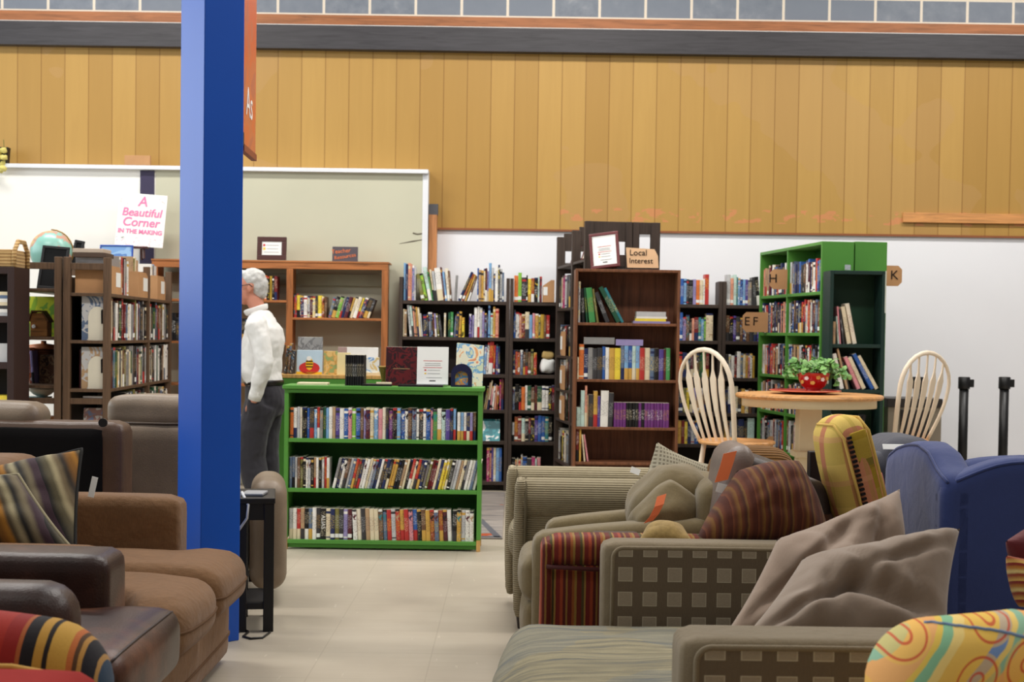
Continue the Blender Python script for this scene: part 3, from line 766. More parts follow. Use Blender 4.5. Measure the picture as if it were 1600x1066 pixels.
        row('fifth shelf of '+nm, Mc, xs, L1, zB[1], .02, [('charcoal', .03, .22, 0), ('brown', .02, .2, 0), ('gold', .03, .2, 0), ('dark red', .026, .2, 0), ('yellow', .026, .205, 0), ('navy', .03, .21, 0), ('pale grey', .03, .2, 0), ('blue', .03, .2, 0)], seed=46, **kw)
    else:
        xe2 = lx(1192)
        row('top of '+nm, Mc, L0, xe2, zB[5], .02, [('pale grey', .034, .26, 0), ('salmon', .026, .23, 0), ('mint', .026, .26, 0), ('teal', .012, .24, 0), ('sky blue', .02, .23, 0), ('blue', .02, .22, 0), ('sky blue', .022, .22, 0), ('violet', .022, .22, 0), ('grey', .03, .215, 0), ('charcoal', .026, .24, -5), ('black', .03, .245, -5), ('black', .03, .245, -5)], seed=47, **kw)
        row('second shelf of '+nm, Mc, L0, xe2, zB[4], .02, None, (.2, .24), (.024, .036), pal=['charcoal', 'black', 'grey', 'violet', 'brown', 'black', 'navy', 'charcoal'], seed=48, **kw)
        row('third shelf of '+nm, Mc, L0, xe2, zB[3], .02, [('charcoal', .03, .2, 0), ('pale grey', .02, .2, 0), ('white', .03, .19, 0), ('dark red', .022, .19, 0), ('white', .03, .225, 0), ('slate blue', .022, .21, 0), ('cream', .02, .2, 0), ('gold', .022, .21, 0), ('pink', .016, .19, 0), ('white', .02, .21, 0), ('mustard', .02, .19, 0)], seed=49, **kw)
        row('fourth shelf of '+nm, Mc, L0, xe2, zB[2], .02, [('navy', .03, .2, 0), ('white', .045, .23, 0), ('cream', .04, .23, 0), ('charcoal', .03, .2, 0), ('gold', .03, .21, 0), ('cream', .03, .2, 0), ('brown', .03, .21, 0), ('black', .03, .2, 0)], seed=50, **kw)
        row('fifth shelf of '+nm, Mc, L0, xe2, zB[1], .02, [('gold', .03, .2, 0), ('brown', .02, .2, 0), ('pale grey', .02, .2, 0), ('slate blue', .02, .2, 0), ('charcoal', .03, .21, 0), ('navy', .05, .22, 0), ('charcoal', .03, .2, 0), ('mint', .06, .23, 0)], seed=51, **kw)
    if k == 0:
        # face-out picture book leaning on the fifth shelf
        o, w_ = board('picture_book', 'teal and white picture book lying face out, shelf left of dark video rows', 'book', Mc @ Vector((lx(755), .02, zB[1])), Mc @ Vector((lx(782), .02, zB[1])), .2, .012, None, 24)
        G().box(-w_/2, w_/2, 0, .012, 0, .2).build('cover', cover_pic('pic_teal', (38, 120, 130), [(60, 150, 160), (235, 235, 230)], 14, 2), o)
        G().box(-w_/2+.003, w_/2-.003, .004, .0125, .002, .197).build('pages', PAGES, o)
    if k == 1:
        o, w_ = board('wrapped_parcel', 'white crumpled paper figure standing at the end of its dark shelf', 'ornament', Mc @ Vector((lx(845), .03, zB[3])), Mc @ Vector((lx(866), .03, zB[3])), .2, .05, None)
        G().soft((w_, .08, .13), (0, .05, .08), .03, 10, nz=(.018, 14), seed=4).build('white_paper_body', PAPER, o, smooth=True)
        G().soft((w_*.9, .07, .06), (0, .05, .17), .02, 8, nz=(.012, 14), seed=6).build('straw_top', mat('straw', (190, 160, 100), .9), o, smooth=True)
        o, w_ = board('shelf_divider', 'cardboard shelf divider with white sticker closing the orange book row', 'divider', Mc @ Vector((lx(846), .0, zB[5])), Mc @ Vector((lx(864), .0, zB[5])), .17, .004, None, group='cardboard shelf dividers')
        G().prism([(-w_/2, 0), (w_/2, 0), (w_/2, .19), (w_/2-.03, .19), (-w_/2, .14)], 0, .12).build('card', CARD, o)
        G().box(-w_/2+.004, -w_/2+.04, -.002, 0, .06, .13).build('sticker', PAPER, o)

# --- oak double bookcase under the sage wall
YO = 12.3
oak, WO, MO = place('oak_bookcase', 'oak stained double bookcase without a back against the sage wall', 'bookcase', PV(236, 560, YO), PV(605, 560, YO))
HO = PZ(500, 408, YO)
def ox(px): return (MO.inverted() @ PV(px, 500, YO)).x
zO_l, zO_r = PZ(425, 469, YO), PZ(525, 497, YO)
dv = ox(452)
for x, w_ in ((-WO/2+.025, .05), (dv, .055), (WO/2-.027, .054)):
    G().box(x-w_/2, x+w_/2, 0, .022, 0, HO-.07).build('stile', OAK, oak, bevel=.003)
    G().box(x-.012, x+.012, .022, .28, 0, HO-.02).build('side_panel', OAK, oak)
OAKX = wood('oak_rail', (172, 108, 62), .75, 0, .5)
G().box(-WO/2, WO/2, 0, .022, HO-.07, HO-.016).build('top_rail', OAKX, oak, bevel=.003)
G().box(-WO/2-.005, WO/2+.005, -.005, .29, HO-.016, HO).build('top_board', OAKX, oak, bevel=.002)
for z in (zO_l, zO_l-.36, zO_l-.72, zO_l-1.1):
    G().box(-WO/2+.03, dv-.014, .004, .28, z-.02, z).build('shelf', OAKX, oak, bevel=.002)
for z in (zO_r, zO_r-.5, zO_r-.9):
    G().box(dv+.014, WO/2-.03, .004, .28, z-.02, z).build('shelf', OAKX, oak, bevel=.002)
G().box(-WO/2+.05, WO/2-.05, .27, .282, HO-.20, HO-.1).build('back_rail', mat('sage_rail', (150, 148, 126), .7), oak)
row('oak bookcase left bay', MO, ox(376), dv-.03, zO_l, .02, [('black', .02, .2, 0), ('charcoal', .02, .2, 0), ('black', .03, .2, 0), ('orange', .026, .205, 0), ('lavender', .018, .2, 0), ('charcoal', .026, .205, 0), ('grey', .03, .2, 0), ('brown', .022, .2, 0), ('orange', .02, .21, 0, 'band'), ('black', .022, .2, 0), ('mustard', .024, .205, 0), ('black', .016, .2, 0), ('dark red', .026, .205, 0)], seed=61)
row('oak bookcase right bay', MO, dv+.032, WO/2-.03, zO_r, .02, [('red', .026, .205, 0), ('yellow', .03, .19, 0), ('navy', .03, .185, 0), ('white', .03, .185, 0), ('pale grey', .022, .185, 0), ('maroon', .022, .185, 0), ('cream', .024, .18, 0), ('charcoal', .02, .185, 0), ('yellow', .034, .19, 0), ('rust', .02, .18, 0), ('brown', .02, .18, 0), (None, .012), ('slate blue', .024, .18, 14), ('black', .034, .185, 15), ('lime green', .03, .19, 15), ('grey', .016, .18, 15), ('navy', .022, .185, 16), ('maroon', .03, .185, 16), ('gold', .018, .18, 16), ('cream', .024, .185, 17), ('ivory', .03, .185, 17), ('yellow', .018, .18, 18), ('navy', .03, .18, 19), ('charcoal', .036, .18, 20), ('charcoal', .02, .17, 20)], seed=62)
row('oak bookcase middle left bay', MO, ox(377), dv-.03, zO_l-.36, .02, [('black', .03, .2, 0), ('slate blue', .03, .19, 0), ('charcoal', .02, .2, 0)], seed=63)
row('oak bookcase beside the pillar', MO, ox(262), ox(300), zO_l-.05-.31, .02, [('charcoal', .03, .24, 0), ('black', .03, .24, 0), ('charcoal', .03, .2, 0)], seed=64)

# --- tall green pair, back to back
farG, nearG = PV(1184.5, 560, 12.1), PV(1281, 560, 10.6)
tg, WT, MT = place('tall_bookcase', 'tall green bookcase facing the low films case, lettered cardboard tags on its shelves', 'bookcase', farG, nearG)
HT = PZ(1282, 377, 10.6)
dirn = (nearG-farG).normalized()
zT = [PZ(1281, q, 10.6) for q in (720, 655, 592, 520, 455)]
case(tg, WT, HT, .245, zT, .024, GRN, GRNB, div=[-.05], plinth=None)
back = Vector((-dirn.y, dirn.x, 0))*.5
tg2, WT2, MT2 = place('tall_bookcase', 'tall green bookcase backed against its twin, a tag lettered K on its far side', 'bookcase', nearG+back, farG+back)
case(tg2, WT2, HT+.004, .245, zT, .024, GRN, GRNB, div=[.05], plinth=None)
TP = ['black', 'charcoal', 'white', 'red', 'navy', 'tan', 'slate blue', 'brown', 'pale grey', 'maroon', 'black', 'salmon', 'blue']
for i, z in enumerate(zT[::-1]):
    w_ = ['top', 'second', 'third', 'fourth', 'fifth'][i]
    if i < 4 or True:
        row('%s shelf, far bay of tall green bookcase' % w_, MT, -WT/2+.03, -.065, z, .015, None, (.215, .255), (.022, .04), .16, TP, 70+i)
        row('%s shelf, near bay of tall green bookcase' % w_, MT, -.035, WT/2-.03, z, .015, None, (.215, .255), (.022, .04), .16, TP, 80+i)
def letter_tag(label, letters, pl, pr, Y, py0, py1, lx_=0.5, side=-1):
    A, B = P(pl, py1, Y), P(pr, py1, Y)
    h = PZ(pl, py0, Y)-A.z
    o, w_ = board('shelf_tag', label, 'shelf tag', A, B, h, .004, None, group='lettered cardboard tags on the green bookcases')
    c = .03
    if side < 0: poly = [(-w_/2+c, 0), (w_/2, 0), (w_/2, h), (-w_/2+c, h), (-w_/2, h-c), (-w_/2, c)]
    else: poly = [(-w_/2, 0), (w_/2-c, 0), (w_/2, c), (w_/2, h-c), (w_/2-c, h), (-w_/2, h)]
    G().prism(poly, 0, .004).build('card', CARD, o)
    for s_, fx in letters: text('letter', s_, h*.62, INK, o, (-w_/2+w_*fx, -.001, h*.52))
    return o
letter_tag('cardboard tag lettered H on the top shelf of the tall green bookcase', [('H', .2)], 1202, 1230, 11.3, 421, 452)
letter_tag('cardboard tag lettered E F reaching left from the tall green bookcase', [('E', .16), ('F', .46)], 1160, 1203, 11.9, 488, 519)
letter_tag('cardboard tag lettered K sticking out right of the tall green bookcase', [('K', .72)], 1366, 1409, 11.2, 415, 447, side=1)
letter_tag('cardboard tag lettered I low on the tall green bookcase beside white chair', [('I', .3)], 1196, 1222, 11.7, 682, 712)
o, w_ = board('sticker', 'small silver sticker where the tall green end panels meet', 'sticker', P(1320, 422, 10.585), P(1329, 422, 10.585), .04, .002, None)
G().box(-w_/2, w_/2, -.002, 0, 0, .038).build('foil', mat('silver_foil', (170, 175, 178), .3, .5, .3, 90), o)

# --- narrow dark green case in front of it
YK = 10.32
dk, WK, MK = place('narrow_bookcase', 'narrow dark green bookcase standing against the tall green end panels', 'bookcase', PV(1294, 600, YK), PV(1381, 600, YK))
HK = PZ(1335, 423, YK)
zK = [PZ(1335, q, YK) for q in (735, 681, 609, 538)]
case(dk, WK, HK, .24, zK, .026, DKG, DKGB, plinth=.06)
G().box(WK/2-.006, WK/2+.002, -.002, 0.0, HK-.3, HK).build('masking_tape', mat('tape', (200, 206, 190), .6), dk)
kl = -WK/2+.03
row('upper shelf of narrow dark green bookcase', MK, kl, WK/2, zK[3], .02, [('tan', .022, .16, 0, 'plain'), ('mint', .01, .2, -5, 'plain'), ('pink', .014, .27, -5, 'plain'), ('charcoal', .014, .25, -8, 'plain'), ('cream', .03, .27, -11, 'plain'), ('ivory', .03, .295, -12, 'plain')], seed=91)
row('middle shelf of narrow dark green bookcase', MK, kl, WK/2, zK[2], .02, [('white', .03, .26, -14, 'plain'), ('tan', .016, .3, -15, 'plain'), ('charcoal', .01, .2, -15, 'plain'), ('pink', .026, .25, -24, 'plain'), ('cream', .03, .25, -26, 'plain'), ('blue', .026, .285, -29, 'plain'), ('cream', .028, .27, -30, 'plain')], seed=92)
row('lower shelf of narrow dark green bookcase', MK, kl, WK/2, zK[1], .02, [('violet', .016, .15, 0, 'plain'), ('cream', .016, .13, 0, 'plain'), (None, .1), ('charcoal', .026, .14, 14, 'plain'), ('black', .03, .15, 14, 'plain'), ('black', .03, .15, 14, 'plain')], seed=93)

# ------------------------------------------------------------------ racks with ladder ends
RACKW = wood('rack_brown', (102, 79, 60), 0.8, 2, 0.5)
def rack(root, W, H, D, shelves, posts, m_=RACKW, gap=0.0, rails=None, pw=.045, inner=()):
    for x in posts:
        for y in (0, D-.048): G().box(x-pw/2, x+pw/2, y, y+.048, 0, H).build('post', m_, root, bevel=.003)
        for z0, z1 in (rails or [(H-.085, H-.04), (.83, .87)]):
            G().box(x-.014, x+.014, .03, D-.03, z0, z1).build('end_rail', m_, root, bevel=.002)
        for y in inner: G().box(x-.014, x+.014, y, y+.03, H-.34, H-.08).build('inner_post', m_, root, bevel=.002)
    for z in shelves:
        G().box(posts[0]+pw/2, posts[-1]-pw/2, .006, D-.006, z-.022, z).build('shelf', m_, root, bevel=.002)
        G().box(posts[0]-pw/2+.004, posts[0]+pw/2-.004, .03, D-.03, z-.022, z).build('shelf_end', m_, root, bevel=.002)
# left racks
q0s = .012
nearL, farL = PV(171.5, 560, 9.8), PV(268, 560, 12.1)
r2, WR, MR = place('display_rack', 'dark brown open rack of books, its end frame nearer the blue pillar', 'bookcase', nearL, farL)
DL = .315
zL = [.15, .64, .935, 1.266, 1.588]
zL1 = [.15, .60, .955, 1.285, 1.615]
rack(r2, WR, 1.83, DL, zL, [-WR/2+.022, -WR/2+1.36, WR/2-.022])
G().box(-WR/2+.05, WR/2, DL-.02, DL-.01, .1, 1.7).build('back_panel', ESPD, r2)
G().box(WR/2-.03, WR/2-.02, .03, DL-.03, .1, 1.7).build('far_end_panel', ESPD, r2)
dL = (farL-nearL).normalized(); sL = Vector((-dL.y, dL.x, 0))*(DL*2+.012)
r1, WR1, MR1 = place('display_rack', 'dark brown open rack beside it whose end shows globe and wooden house', 'bookcase', farL+sL, nearL+sL)
r1['label'] = 'dark brown open rack whose shelves hold the globe and the wooden house'
rack(r1, WR1, 1.83, DL, zL1, [-WR1/2+.022, 0, WR1/2-.022])
MAG = ['white', 'maroon', 'black', 'pale grey', 'dark red', 'charcoal', 'cream', 'grey', 'charcoal', 'white', 'ivory', 'brown', 'black', 'olive', 'slate blue', 'dark green']
q0 = -WR/2+.06
row('second shelf of rack by pillar', MR, q0, WR/2-.05, zL[3], .012, None, (.25, .30), (.03, .06), .2, MAG, 101, from_='from near end')
row('third shelf of rack by pillar', MR, q0, WR/2-.05, zL[2], .012, None, (.24, .29), (.03, .06), .2, MAG, 102, from_='from near end')
row('fourth shelf of rack by pillar', MR, q0+.5, WR/2-.05, zL[1], .012, None, (.2, .265), (.03, .06), .2, MAG, 103, from_='from near end')
for i, (a, b, lab) in enumerate(((.0, .36, 'cardboard file box with white label at the near end of the rack top'), (.92, 1.32, 'cardboard file box with white label midway along the rack top shelf'), (1.66, 2.0, 'cardboard file box with white label at the far end of rack top shelf'))):
    o = thing('file_box', lab, 'file box', MR @ Vector((q0+a, .01, zL[4])), MR.to_euler().z, 'cardboard file boxes on the rack by the pillar')
    w_ = b-a
    G().prism([(0, 0), (w_, 0), (w_, .14), (w_*.72, .19), (0, .19)], 0, .24).build('card', CARD, o)
    G().box(w_*.45, w_*.85, -.002, 0, .05, .15).build('sticker', PAPER, o)
row('in first file box on rack top', MR, q0+.01, q0+.35, zL[4]+.002, .05, [('pale grey', .03, .26, 0), ('navy', .03, .25, 0), ('white', .03, .26, 0), ('grey', .03, .25, 0), ('cream', .05, .26, 0), ('tan', .03, .25, 0)], seed=104, d=.18, from_='from near end')
row('between file boxes on rack top', MR, q0+.37, q0+.9, zL[4], .02, [('grey', .05, .27, 0), ('red', .04, .27, 0), ('maroon', .03, .26, 0), ('pale grey', .05, .26, 0), ('black', .05, .27, 0), ('white', .05, .25, 0)], seed=105, d=.18, from_='from near end')
row('in second file box on rack top', MR, q0+.93, q0+1.31, zL[4]+.002, .05, [('tan', .06, .30, 0), ('olive', .05, .29, 0), ('cream', .06, .30, 0), ('tan', .05, .28, 0)], seed=106, d=.18, from_='from near end')
row('in last file box on rack top', MR, q0+1.67, q0+2.0, zL[4]+.002, .05, [('white', .04, .28, 0), ('grey', .04, .27, 0), ('sky blue', .04, .28, 0), ('white', .05, .27, 0), ('pale grey', .05, .27, 0)], seed=107, d=.18, from_='from near end')
# magazine holders closing the near end of the rack shelves
e0 = -WR/2+.046
for z, nm, hh, bg in ((zL[3], 'white arched magazine holder closing the near end of second rack shelf', .30, 'slate blue'), (zL[2], 'white arched magazine holder closing the near end of third rack shelf', .285, 'tan')):
    o = thing('magazine_holder', nm, 'magazine holder', MR @ Vector((e0-.004, .03, z)), MR.to_euler().z)
    G().box(0, .006, 0, .17, 0, hh).build('cover', cover_pic('arch_'+bg, PAL[bg], [PAL['pale grey'], PAL[bg]], 10, 3), o)
    pts = [(0, 0), (.12, 0)]+[(.06+.06*math.cos(a), hh*.52+.075*math.sin(a)) for a in [PI*k/12 for k in range(13)]]
    G().prism([(x+.0, y) for x, y in pts], -.004, 0).build('arched_panel', mat('arch_cream', (232, 226, 206), .6), o, rot=(0, 0, R(-90)), loc=(-.001, .125, 0))
    G().prism([(-.007, 0), (.007, 0), (.009, .09), (0, .1), (-.009, .09)], -.002, 0).build('slot', INK, o, rot=(0, 0, R(-90)), loc=(-.006, .03, hh*.38))
def frame_sign(name, label, cat, bl, br, h, tilt, fm, border, paper=PAPER, thick=.02, lines=(), group=None):
    o, w = board(name, label, cat, bl, br, h, thick, fm, tilt, group)
    g = G(); b = border
    g.box(-w/2, w/2, 0, thick, 0, b).box(-w/2, w/2, 0, thick, h-b, h).box(-w/2, -w/2+b, 0, thick, b, h-b).box(w/2-b, w/2, 0, thick, b, h-b)
    g.build('frame', fm, o, bevel=.003)
    G().box(-w/2+b*.8, w/2-b*.8, .006, .012, b*.8, h-b*.8).build('sheet', paper, o)
    for (fx, fz, fw, fh, lm) in lines:
        iw, ih = w-2*b, h-2*b
        G().box(-iw/2+iw*fx, -iw/2+iw*(fx+fw), .0045, .006, b+ih*fz, b+ih*(fz+fh)).build('printed_line', lm, o)
    return o
GREYINK = mat('grey_ink', (150, 148, 150), .8, .1, 0)
MAHOG = mat('mahogany_frame', (96, 34, 36), .35, .5, .15, 10)
DKFRAME = mat('dark_wood_frame', (72, 40, 36), .4, .4, .15, 10)

# tall dark rack behind the walnut case
A, B = PV(867, 560, 12.3), PV(911, 560, 10.9)
HC = PZ(970, 346, 10.9)
zC = [.3, .65, .90, 1.18, 1.575, 1.93]
c1, WC, MC = place('display_rack', 'tall dark brown rack with ladder end rising behind the walnut bookcase', 'bookcase', A, B)
def rack_c(root, W, D, rails, near):
    for x in (-W/2+.022, .10*near, W/2-.022):
        for y, pw in ((0, .07), (D-.05, .05)): G().box(x-.022, x+.022, y, y+pw, 0, HC-(0 if x*near > W/3 else .03 if near > 0 else .36)).build('post', ESP, root, bevel=.003)
        for z0, z1 in (rails if near > 0 or x*near > W/3 else []): G().box(x-.014, x+.014, .06, D-.05, z0, z1).build('end_rail', ESP, root, bevel=.002)
    for z in zC: G().box(-W/2+.044, W/2-.044, .005, D-.005, z-.022, z).build('shelf', ESP, root, bevel=.002)
rack_c(c1, WC, .365, [(HC-.15, HC-.0), (HC-.34, HC-.25)], 1)
dC = (B-A).normalized(); sC = Vector((-dC.y, dC.x, 0))*(.365+.215)
c2, WC2, MC2 = place('display_rack', 'dark brown rack backing the tall one, its end right of the framed notice', 'bookcase', B+sC, A+sC)
rack_c(c2, WC2, .21, [(HC-.09, HC-.0), (HC-.36, HC-.28)], -1)
DIV = [('cream', .03, .25, 0), ('pale grey', .02, .24, 0), ('slate blue', .03, .25, 0), ('tan', .02, .24, 0), ('charcoal', .03, .25, 0)]
for i, z in enumerate(zC[1:4]):
    nm = ['lowest', 'middle', 'upper'][i]
    o = thing('shelf_divider', 'cardboard divider with white sticker, %s of three, on rack beside the walnut bookcase' % nm, 'divider', MC @ Vector((-WC/2+.30, .0, z)), MC.to_euler().z, 'stickered dividers on the tall rack')
    G().prism([(-.02, .05), (.03, 0), (.24, 0), (.24, .2), (.03, .2), (-.02, .17)], 0, .004).build('card', CARD, o)
    G().box(.0, .09, -.002, 0, .05, .16).build('sticker', PAPER, o)
    row('%s stickered shelf of the tall rack' % nm, MC, -WC/2+.05, WC/2-.05, z, .03, None, (.22, .27), (.03, .06), .2, MAG+['gold', 'cream', 'slate blue'], 110+i)
row('tall rack shelf level with walnut top', MC, -WC/2+.05, WC/2-.05, zC[4], .02, [('charcoal', .05, .24, 0), ('cream', .07, .26, 0), ('tan', .05, .26, 0), ('magenta', .07, .27, 0), ('pale grey', .08, .26, 0), ('charcoal', .12, .27, 0), ('olive', .05, .25, 0), ('charcoal', .06, .26, 0), ('maroon', .06, .25, 0), ('black', .1, .26, 0), ('charcoal', .1, .25, 0)], seed=115, d=.2)
row('bottom visible shelf of the tall rack', MC, -WC/2+.05, WC/2-.05, zC[0], .03, [('pale grey', .06, .26, 0), ('black', .08, .2, 0), ('yellow', .1, .25, 0), ('charcoal', .07, .2, 0), ('ivory', .06, .26, 0), ('grey', .1, .24, 0), ('slate blue', .06, .25, 0), ('charcoal', .1, .26, 0)], seed=116, d=.2)
zf = zC[5]+.004
for lx_, lab in ((-.38, 'red framed certificate leaning on the far part of the tall rack top'), (.14, 'red framed certificate leaning on the nearer part of the tall rack top')):
    p0, p1 = MC @ Vector((lx_, .06, zf)), MC @ Vector((lx_+.2, .06, zf))
    frame_sign('framed_certificate', lab, 'picture frame', p0, p1, .25, 18, MAHOG, .025, mat('certificate', (226, 218, 200), .7), lines=[(.2, .4, .6, .04, GREYINK), (.4, .6, .2, .12, mat('gold_seal', (222, 170, 60), .5))], group='framed certificates on the tall rack')

# framed notice and cardboard sign on the walnut case
ZW = HW+.001
LN = [(.36, .70, .26, .2, INK), (.2, .62, .6, .012, REDINK), (.25, .55, .5, .012, GREYINK), (.25, .50, .5, .012, GREYINK), (.2, .44, .6, .012, REDINK), (.24, .36, .06, .035, REDINK), (.34, .37, .4, .012, GREYINK), (.24, .27, .06, .035, mat('yellow_ink', (240, 200, 70), .8)), (.34, .28, .4, .012, GREYINK), (.3, .17, .5, .012, GREYINK), (.4, .08, .2, .025, INK)]
LNQ = LN[1:]
o = frame_sign('framed_notice', 'mahogany framed printed notice leaning on top of the walnut bookcase', 'picture frame', P(923, 418, 10.65), P(969, 418, 10.6), .272, 14, MAHOG, .022, lines=LNQ)
o.rotation_euler[1] = R(-7)
a, b = P(978, 419, 10.62), P(1029, 418, 10.62)
o, w = board('cardboard_sign', 'hand lettered cardboard sign standing right of the framed notice', 'sign', a, b, .15, .004, None, 8)
G().prism([(-w/2+.01, 0), (w/2, 0), (w/2-.005, .09), (w/2-.03, .14), (-w/2, .15)], 0, .004).build('card', mat('pale_cardboard', (222, 182, 142), .85), o)
text('lettering', 'Local', .062, INK, o, (-.03, -.001, .11)); text('lettering', 'Interest', .056, INK, o, (-.01, -.001, .05))
# framed price card and slate on the oak case
ZO = HO
frame_sign('framed_price_card', 'small dark framed card with pink and yellow dots on the oak bookcase', 'picture frame', P(401, 406, 12.4), P(447, 406, 12.4), .2, 6, DKFRAME, .042, lines=[(.06, .66, .1, .16, REDINK), (.2, .72, .66, .03, GREYINK), (.06, .38, .12, .18, mat('yellow_ink', (240, 200, 70), .8)), (.22, .45, .6, .03, GREYINK), (.1, .2, .76, .03, GREYINK)])
o, w = board('slate_sign', 'small grey slate with orange handwriting on the oak bookcase', 'sign', P(519, 409, 12.42), P(559, 409, 12.42), .13, .01, None, 5)
G().box(-w/2, w/2, 0, .01, 0, .13).build('slate', mat('slate', (84, 78, 84), .8), o, bevel=.002)
CH = mat('orange_chalk', (226, 130, 84), .9, .1, 0)
text('lettering', 'Teacher', .05, CH, o, (-.035, -.001, .09), (R(90), R(-6), 0)); text('lettering', 'Resources', .045, CH, o, (0, -.001, .045), (R(90), R(-10), 0))

# ---- things on the low green case
zt = HD+.0125
YF = YD+.05
M0 = Matrix.Translation((0, 0, 0))
def at(px, Y): return PX(px, 600, Y)
o0 = at(539, YF)
row('top of low green bookcase, upright', M0, o0, o0+.2, zt, YF, [('black', .0142, .19, 0, 'plain')]*8, seed=120, kind='DVD case', d=.13)
rbk = lambda lab, px0, px1, Y, z, d, t, c, rz=0: flat('book', lab, 'book', M0, at(px0, Y), Y, z, at(px1, Y)-at(px0, Y), d, t, c, rz)
rbk('pale thin book lying flat at the left end of the low green bookcase top', 464, 512, YD+.06, zt, .17, .012, 'cream', .05)
rbk('black folder lying flat in front of the dark red book, low green bookcase', 566, 612, YD+.0, zt, .15, .012, 'black', .08)
rbk('small cream pad lying on the black folder, low green bookcase', 588, 612, YD+.02, zt+.0125, .08, .01, 'cream', .1)
rbk('flat black tray holding up the white notice, low green bookcase', 622, 692, YD-.005, zt, .12, .012, 'black')
# dark red face-out book
o, w = board('face_out_book', 'dark red and black book standing face out beside the white notice', 'book', (at(602, YD+.14), YD+.14, zt), (at(655, YD+.14), YD+.14, zt), .245, .03, None, 8)
G().box(-w/2, w/2, 0, .03, 0, .245).build('cover', cover_pic('dark_red_art', (52, 16, 18), [(96, 22, 24), (34, 14, 16), (120, 40, 36)], 16, 5), o, bevel=.002)
G().box(-w/2+.003, w/2-.002, .003, .027, .003, .2465).build('pages', PAGES, o)
G().box(-.06, .045, -.001, 0, .105, .11).build('title_bar', mat('dull_gold', (150, 120, 84), .5), o)
# white acrylic notice
o, w = board('notice_stand', 'white printed notice in a clear stand on the low green bookcase', 'sign', (at(651, YD+.1), YD+.1, zt+.013), (at(700, YD+.1), YD+.1, zt+.013), .235, .004, None, 7)
G().box(-w/2, w/2, 0, .004, 0, .235).build('sheet', PAPER, o)
for (fx, fz, fw, fh, lm) in LNQ: G().box(-w/2+w*fx, -w/2+w*(fx+fw), -.001, 0, .235*fz, .235*(fz+fh)).build('printed_line', lm, o)
G().box(-w/2, w/2, -.03, .05, -.004, 0).build('foot', mat('clear_plastic', (200, 205, 205), .15, .5), o)
# navy arch
o = thing('bookend', 'navy arched bookend with a painted scene inside, right end of green bookcase', 'bookend', (at(721, YD+.09), YD+.09, zt), 0)
NAVY = mat('navy_gloss', (24, 26, 62), .35, .5)
out = [(.066*math.cos(a), .078+.066*math.sin(a)) for a in [PI*k/16 for k in range(17)]]
g = G(); inn = [(.04*math.cos(a), .06+.038*math.sin(a)) for a in [PI*k/16 for k in range(17)]]
oo = [(.066, 0)]+out+[(-.066, 0)]; ii = [(.04, .012)]+inn+[(-.04, .012)]
for k in range(len(oo)-1): g.prism([oo[k], oo[k+1], ii[k+1], ii[k]], 0, .035)
g.prism([(-.066, 0), (.066, 0), (.04, .012), (-.04, .012)], 0, .035)
g.build('arch', NAVY, o)
G().prism(ii, .018, .024).build('painted_panel', cover_pic('panel_scene', (90, 140, 190), [(220, 150, 80), (230, 200, 120), (70, 90, 160)], 30, 1), o)
# colourful picture book
o, w = board('picture_book', 'bright pastel picture book standing face out behind the navy bookend', 'book', (at(712, YD+.2), YD+.2, zt), (at(754, YD+.26), YD+.26, zt), .27, .014, None, 10)
o.rotation_euler[1] = R(5)
G().box(-w/2, w/2, 0, .014, 0, .27).build('cover', cover_pic('pastel_art', (216, 226, 196), [(120, 176, 220), (240, 236, 214), (240, 176, 120), (226, 120, 110)], 14, 9, (.4, .47, .6, .68)), o, bevel=.002)
G().box(-w/2+.003, w/2-.002, .003, .011, .003, .2715).build('pages', PAGES, o)
# small gold vase
o = thing('small_vase', 'small olive gold vase standing behind the dark red book', 'vase', (at(599, YD+.22), YD+.22, zt), 0)
G().lathe([(.012, 0), (.016, .01), (.012, .03), (.02, .07), (.028, .1), (.03, .11), (.024, .108)], 20).build('body', mat('olive_gold', (128, 116, 50), .4), o, smooth=True)
G().lathe([(.03, .106), (.034, .112), (.034, .118), (.028, .12)], 20).build('rim', mat('gold_rim', (170, 140, 70), .35), o, smooth=True)

# ---- children's books on the second green case
zg = HG+.001
def kid(label, p0, p1, Y, h, cm, tilt=6, z=zg):
    o, w = board('picture_book', label, 'book', (at(p0, Y), Y, z), (at(p1, Y), Y, z), h, .012, None, tilt)
    G().box(-w/2, w/2, 0, .012, 0, h).build('cover', cm, o, bevel=.002)
    G().box(-w/2+.003, w/2-.002, .003, .009, .003, h+.001).build('pages', PAGES, o)
    return o, w
o, w = kid('picture book with a bee on red flowers standing on the pine edge', 463, 503, YG+.08, .175, mat('sky_paper', (190, 214, 232), .4))
for nm, cx, cz, rx, rz_, mm in (('flower_print', 0, .045, .075, .045, REDINK), ('bee_body', 0, .075, .027, .045, mat('bee_yellow', (240, 190, 40), .5)), ('bee_face', -.004, .115, .018, .016, PAPER)):
    G().prism([(cx+rx*math.cos(2*PI*k/20), cz+rz_*math.sin(2*PI*k/20)) for k in range(20)], -.002-.0008*(nm != 'flower_print')-.0006*(nm == 'bee_face'), -.0005).build(nm, mm, o)
for z_ in (.055, .075, .095): G().box(-.025, .025, -.0036, -.002, z_-.005, z_+.003).build('bee_stripe', INK, o)
G().box(-w/2, w/2, -.002, -.0005, .0, .018).build('title_strip', mat('bee_yellow', (240, 190, 40), .5), o)
kid('grey sketch covered book standing behind the bee picture book', 464, 503, YG+.16, .27, cover_pic('grey_sketch', (150, 150, 150), [(120, 120, 122), (160, 160, 160)], 20, 4))
kid('tan picture book with teddy bears standing beside the bee book', 505, 527, YG+.1, .17, cover_pic('teddy', (150, 170, 110), [(206, 164, 90), (226, 190, 120), (110, 160, 170)], 22, 7))
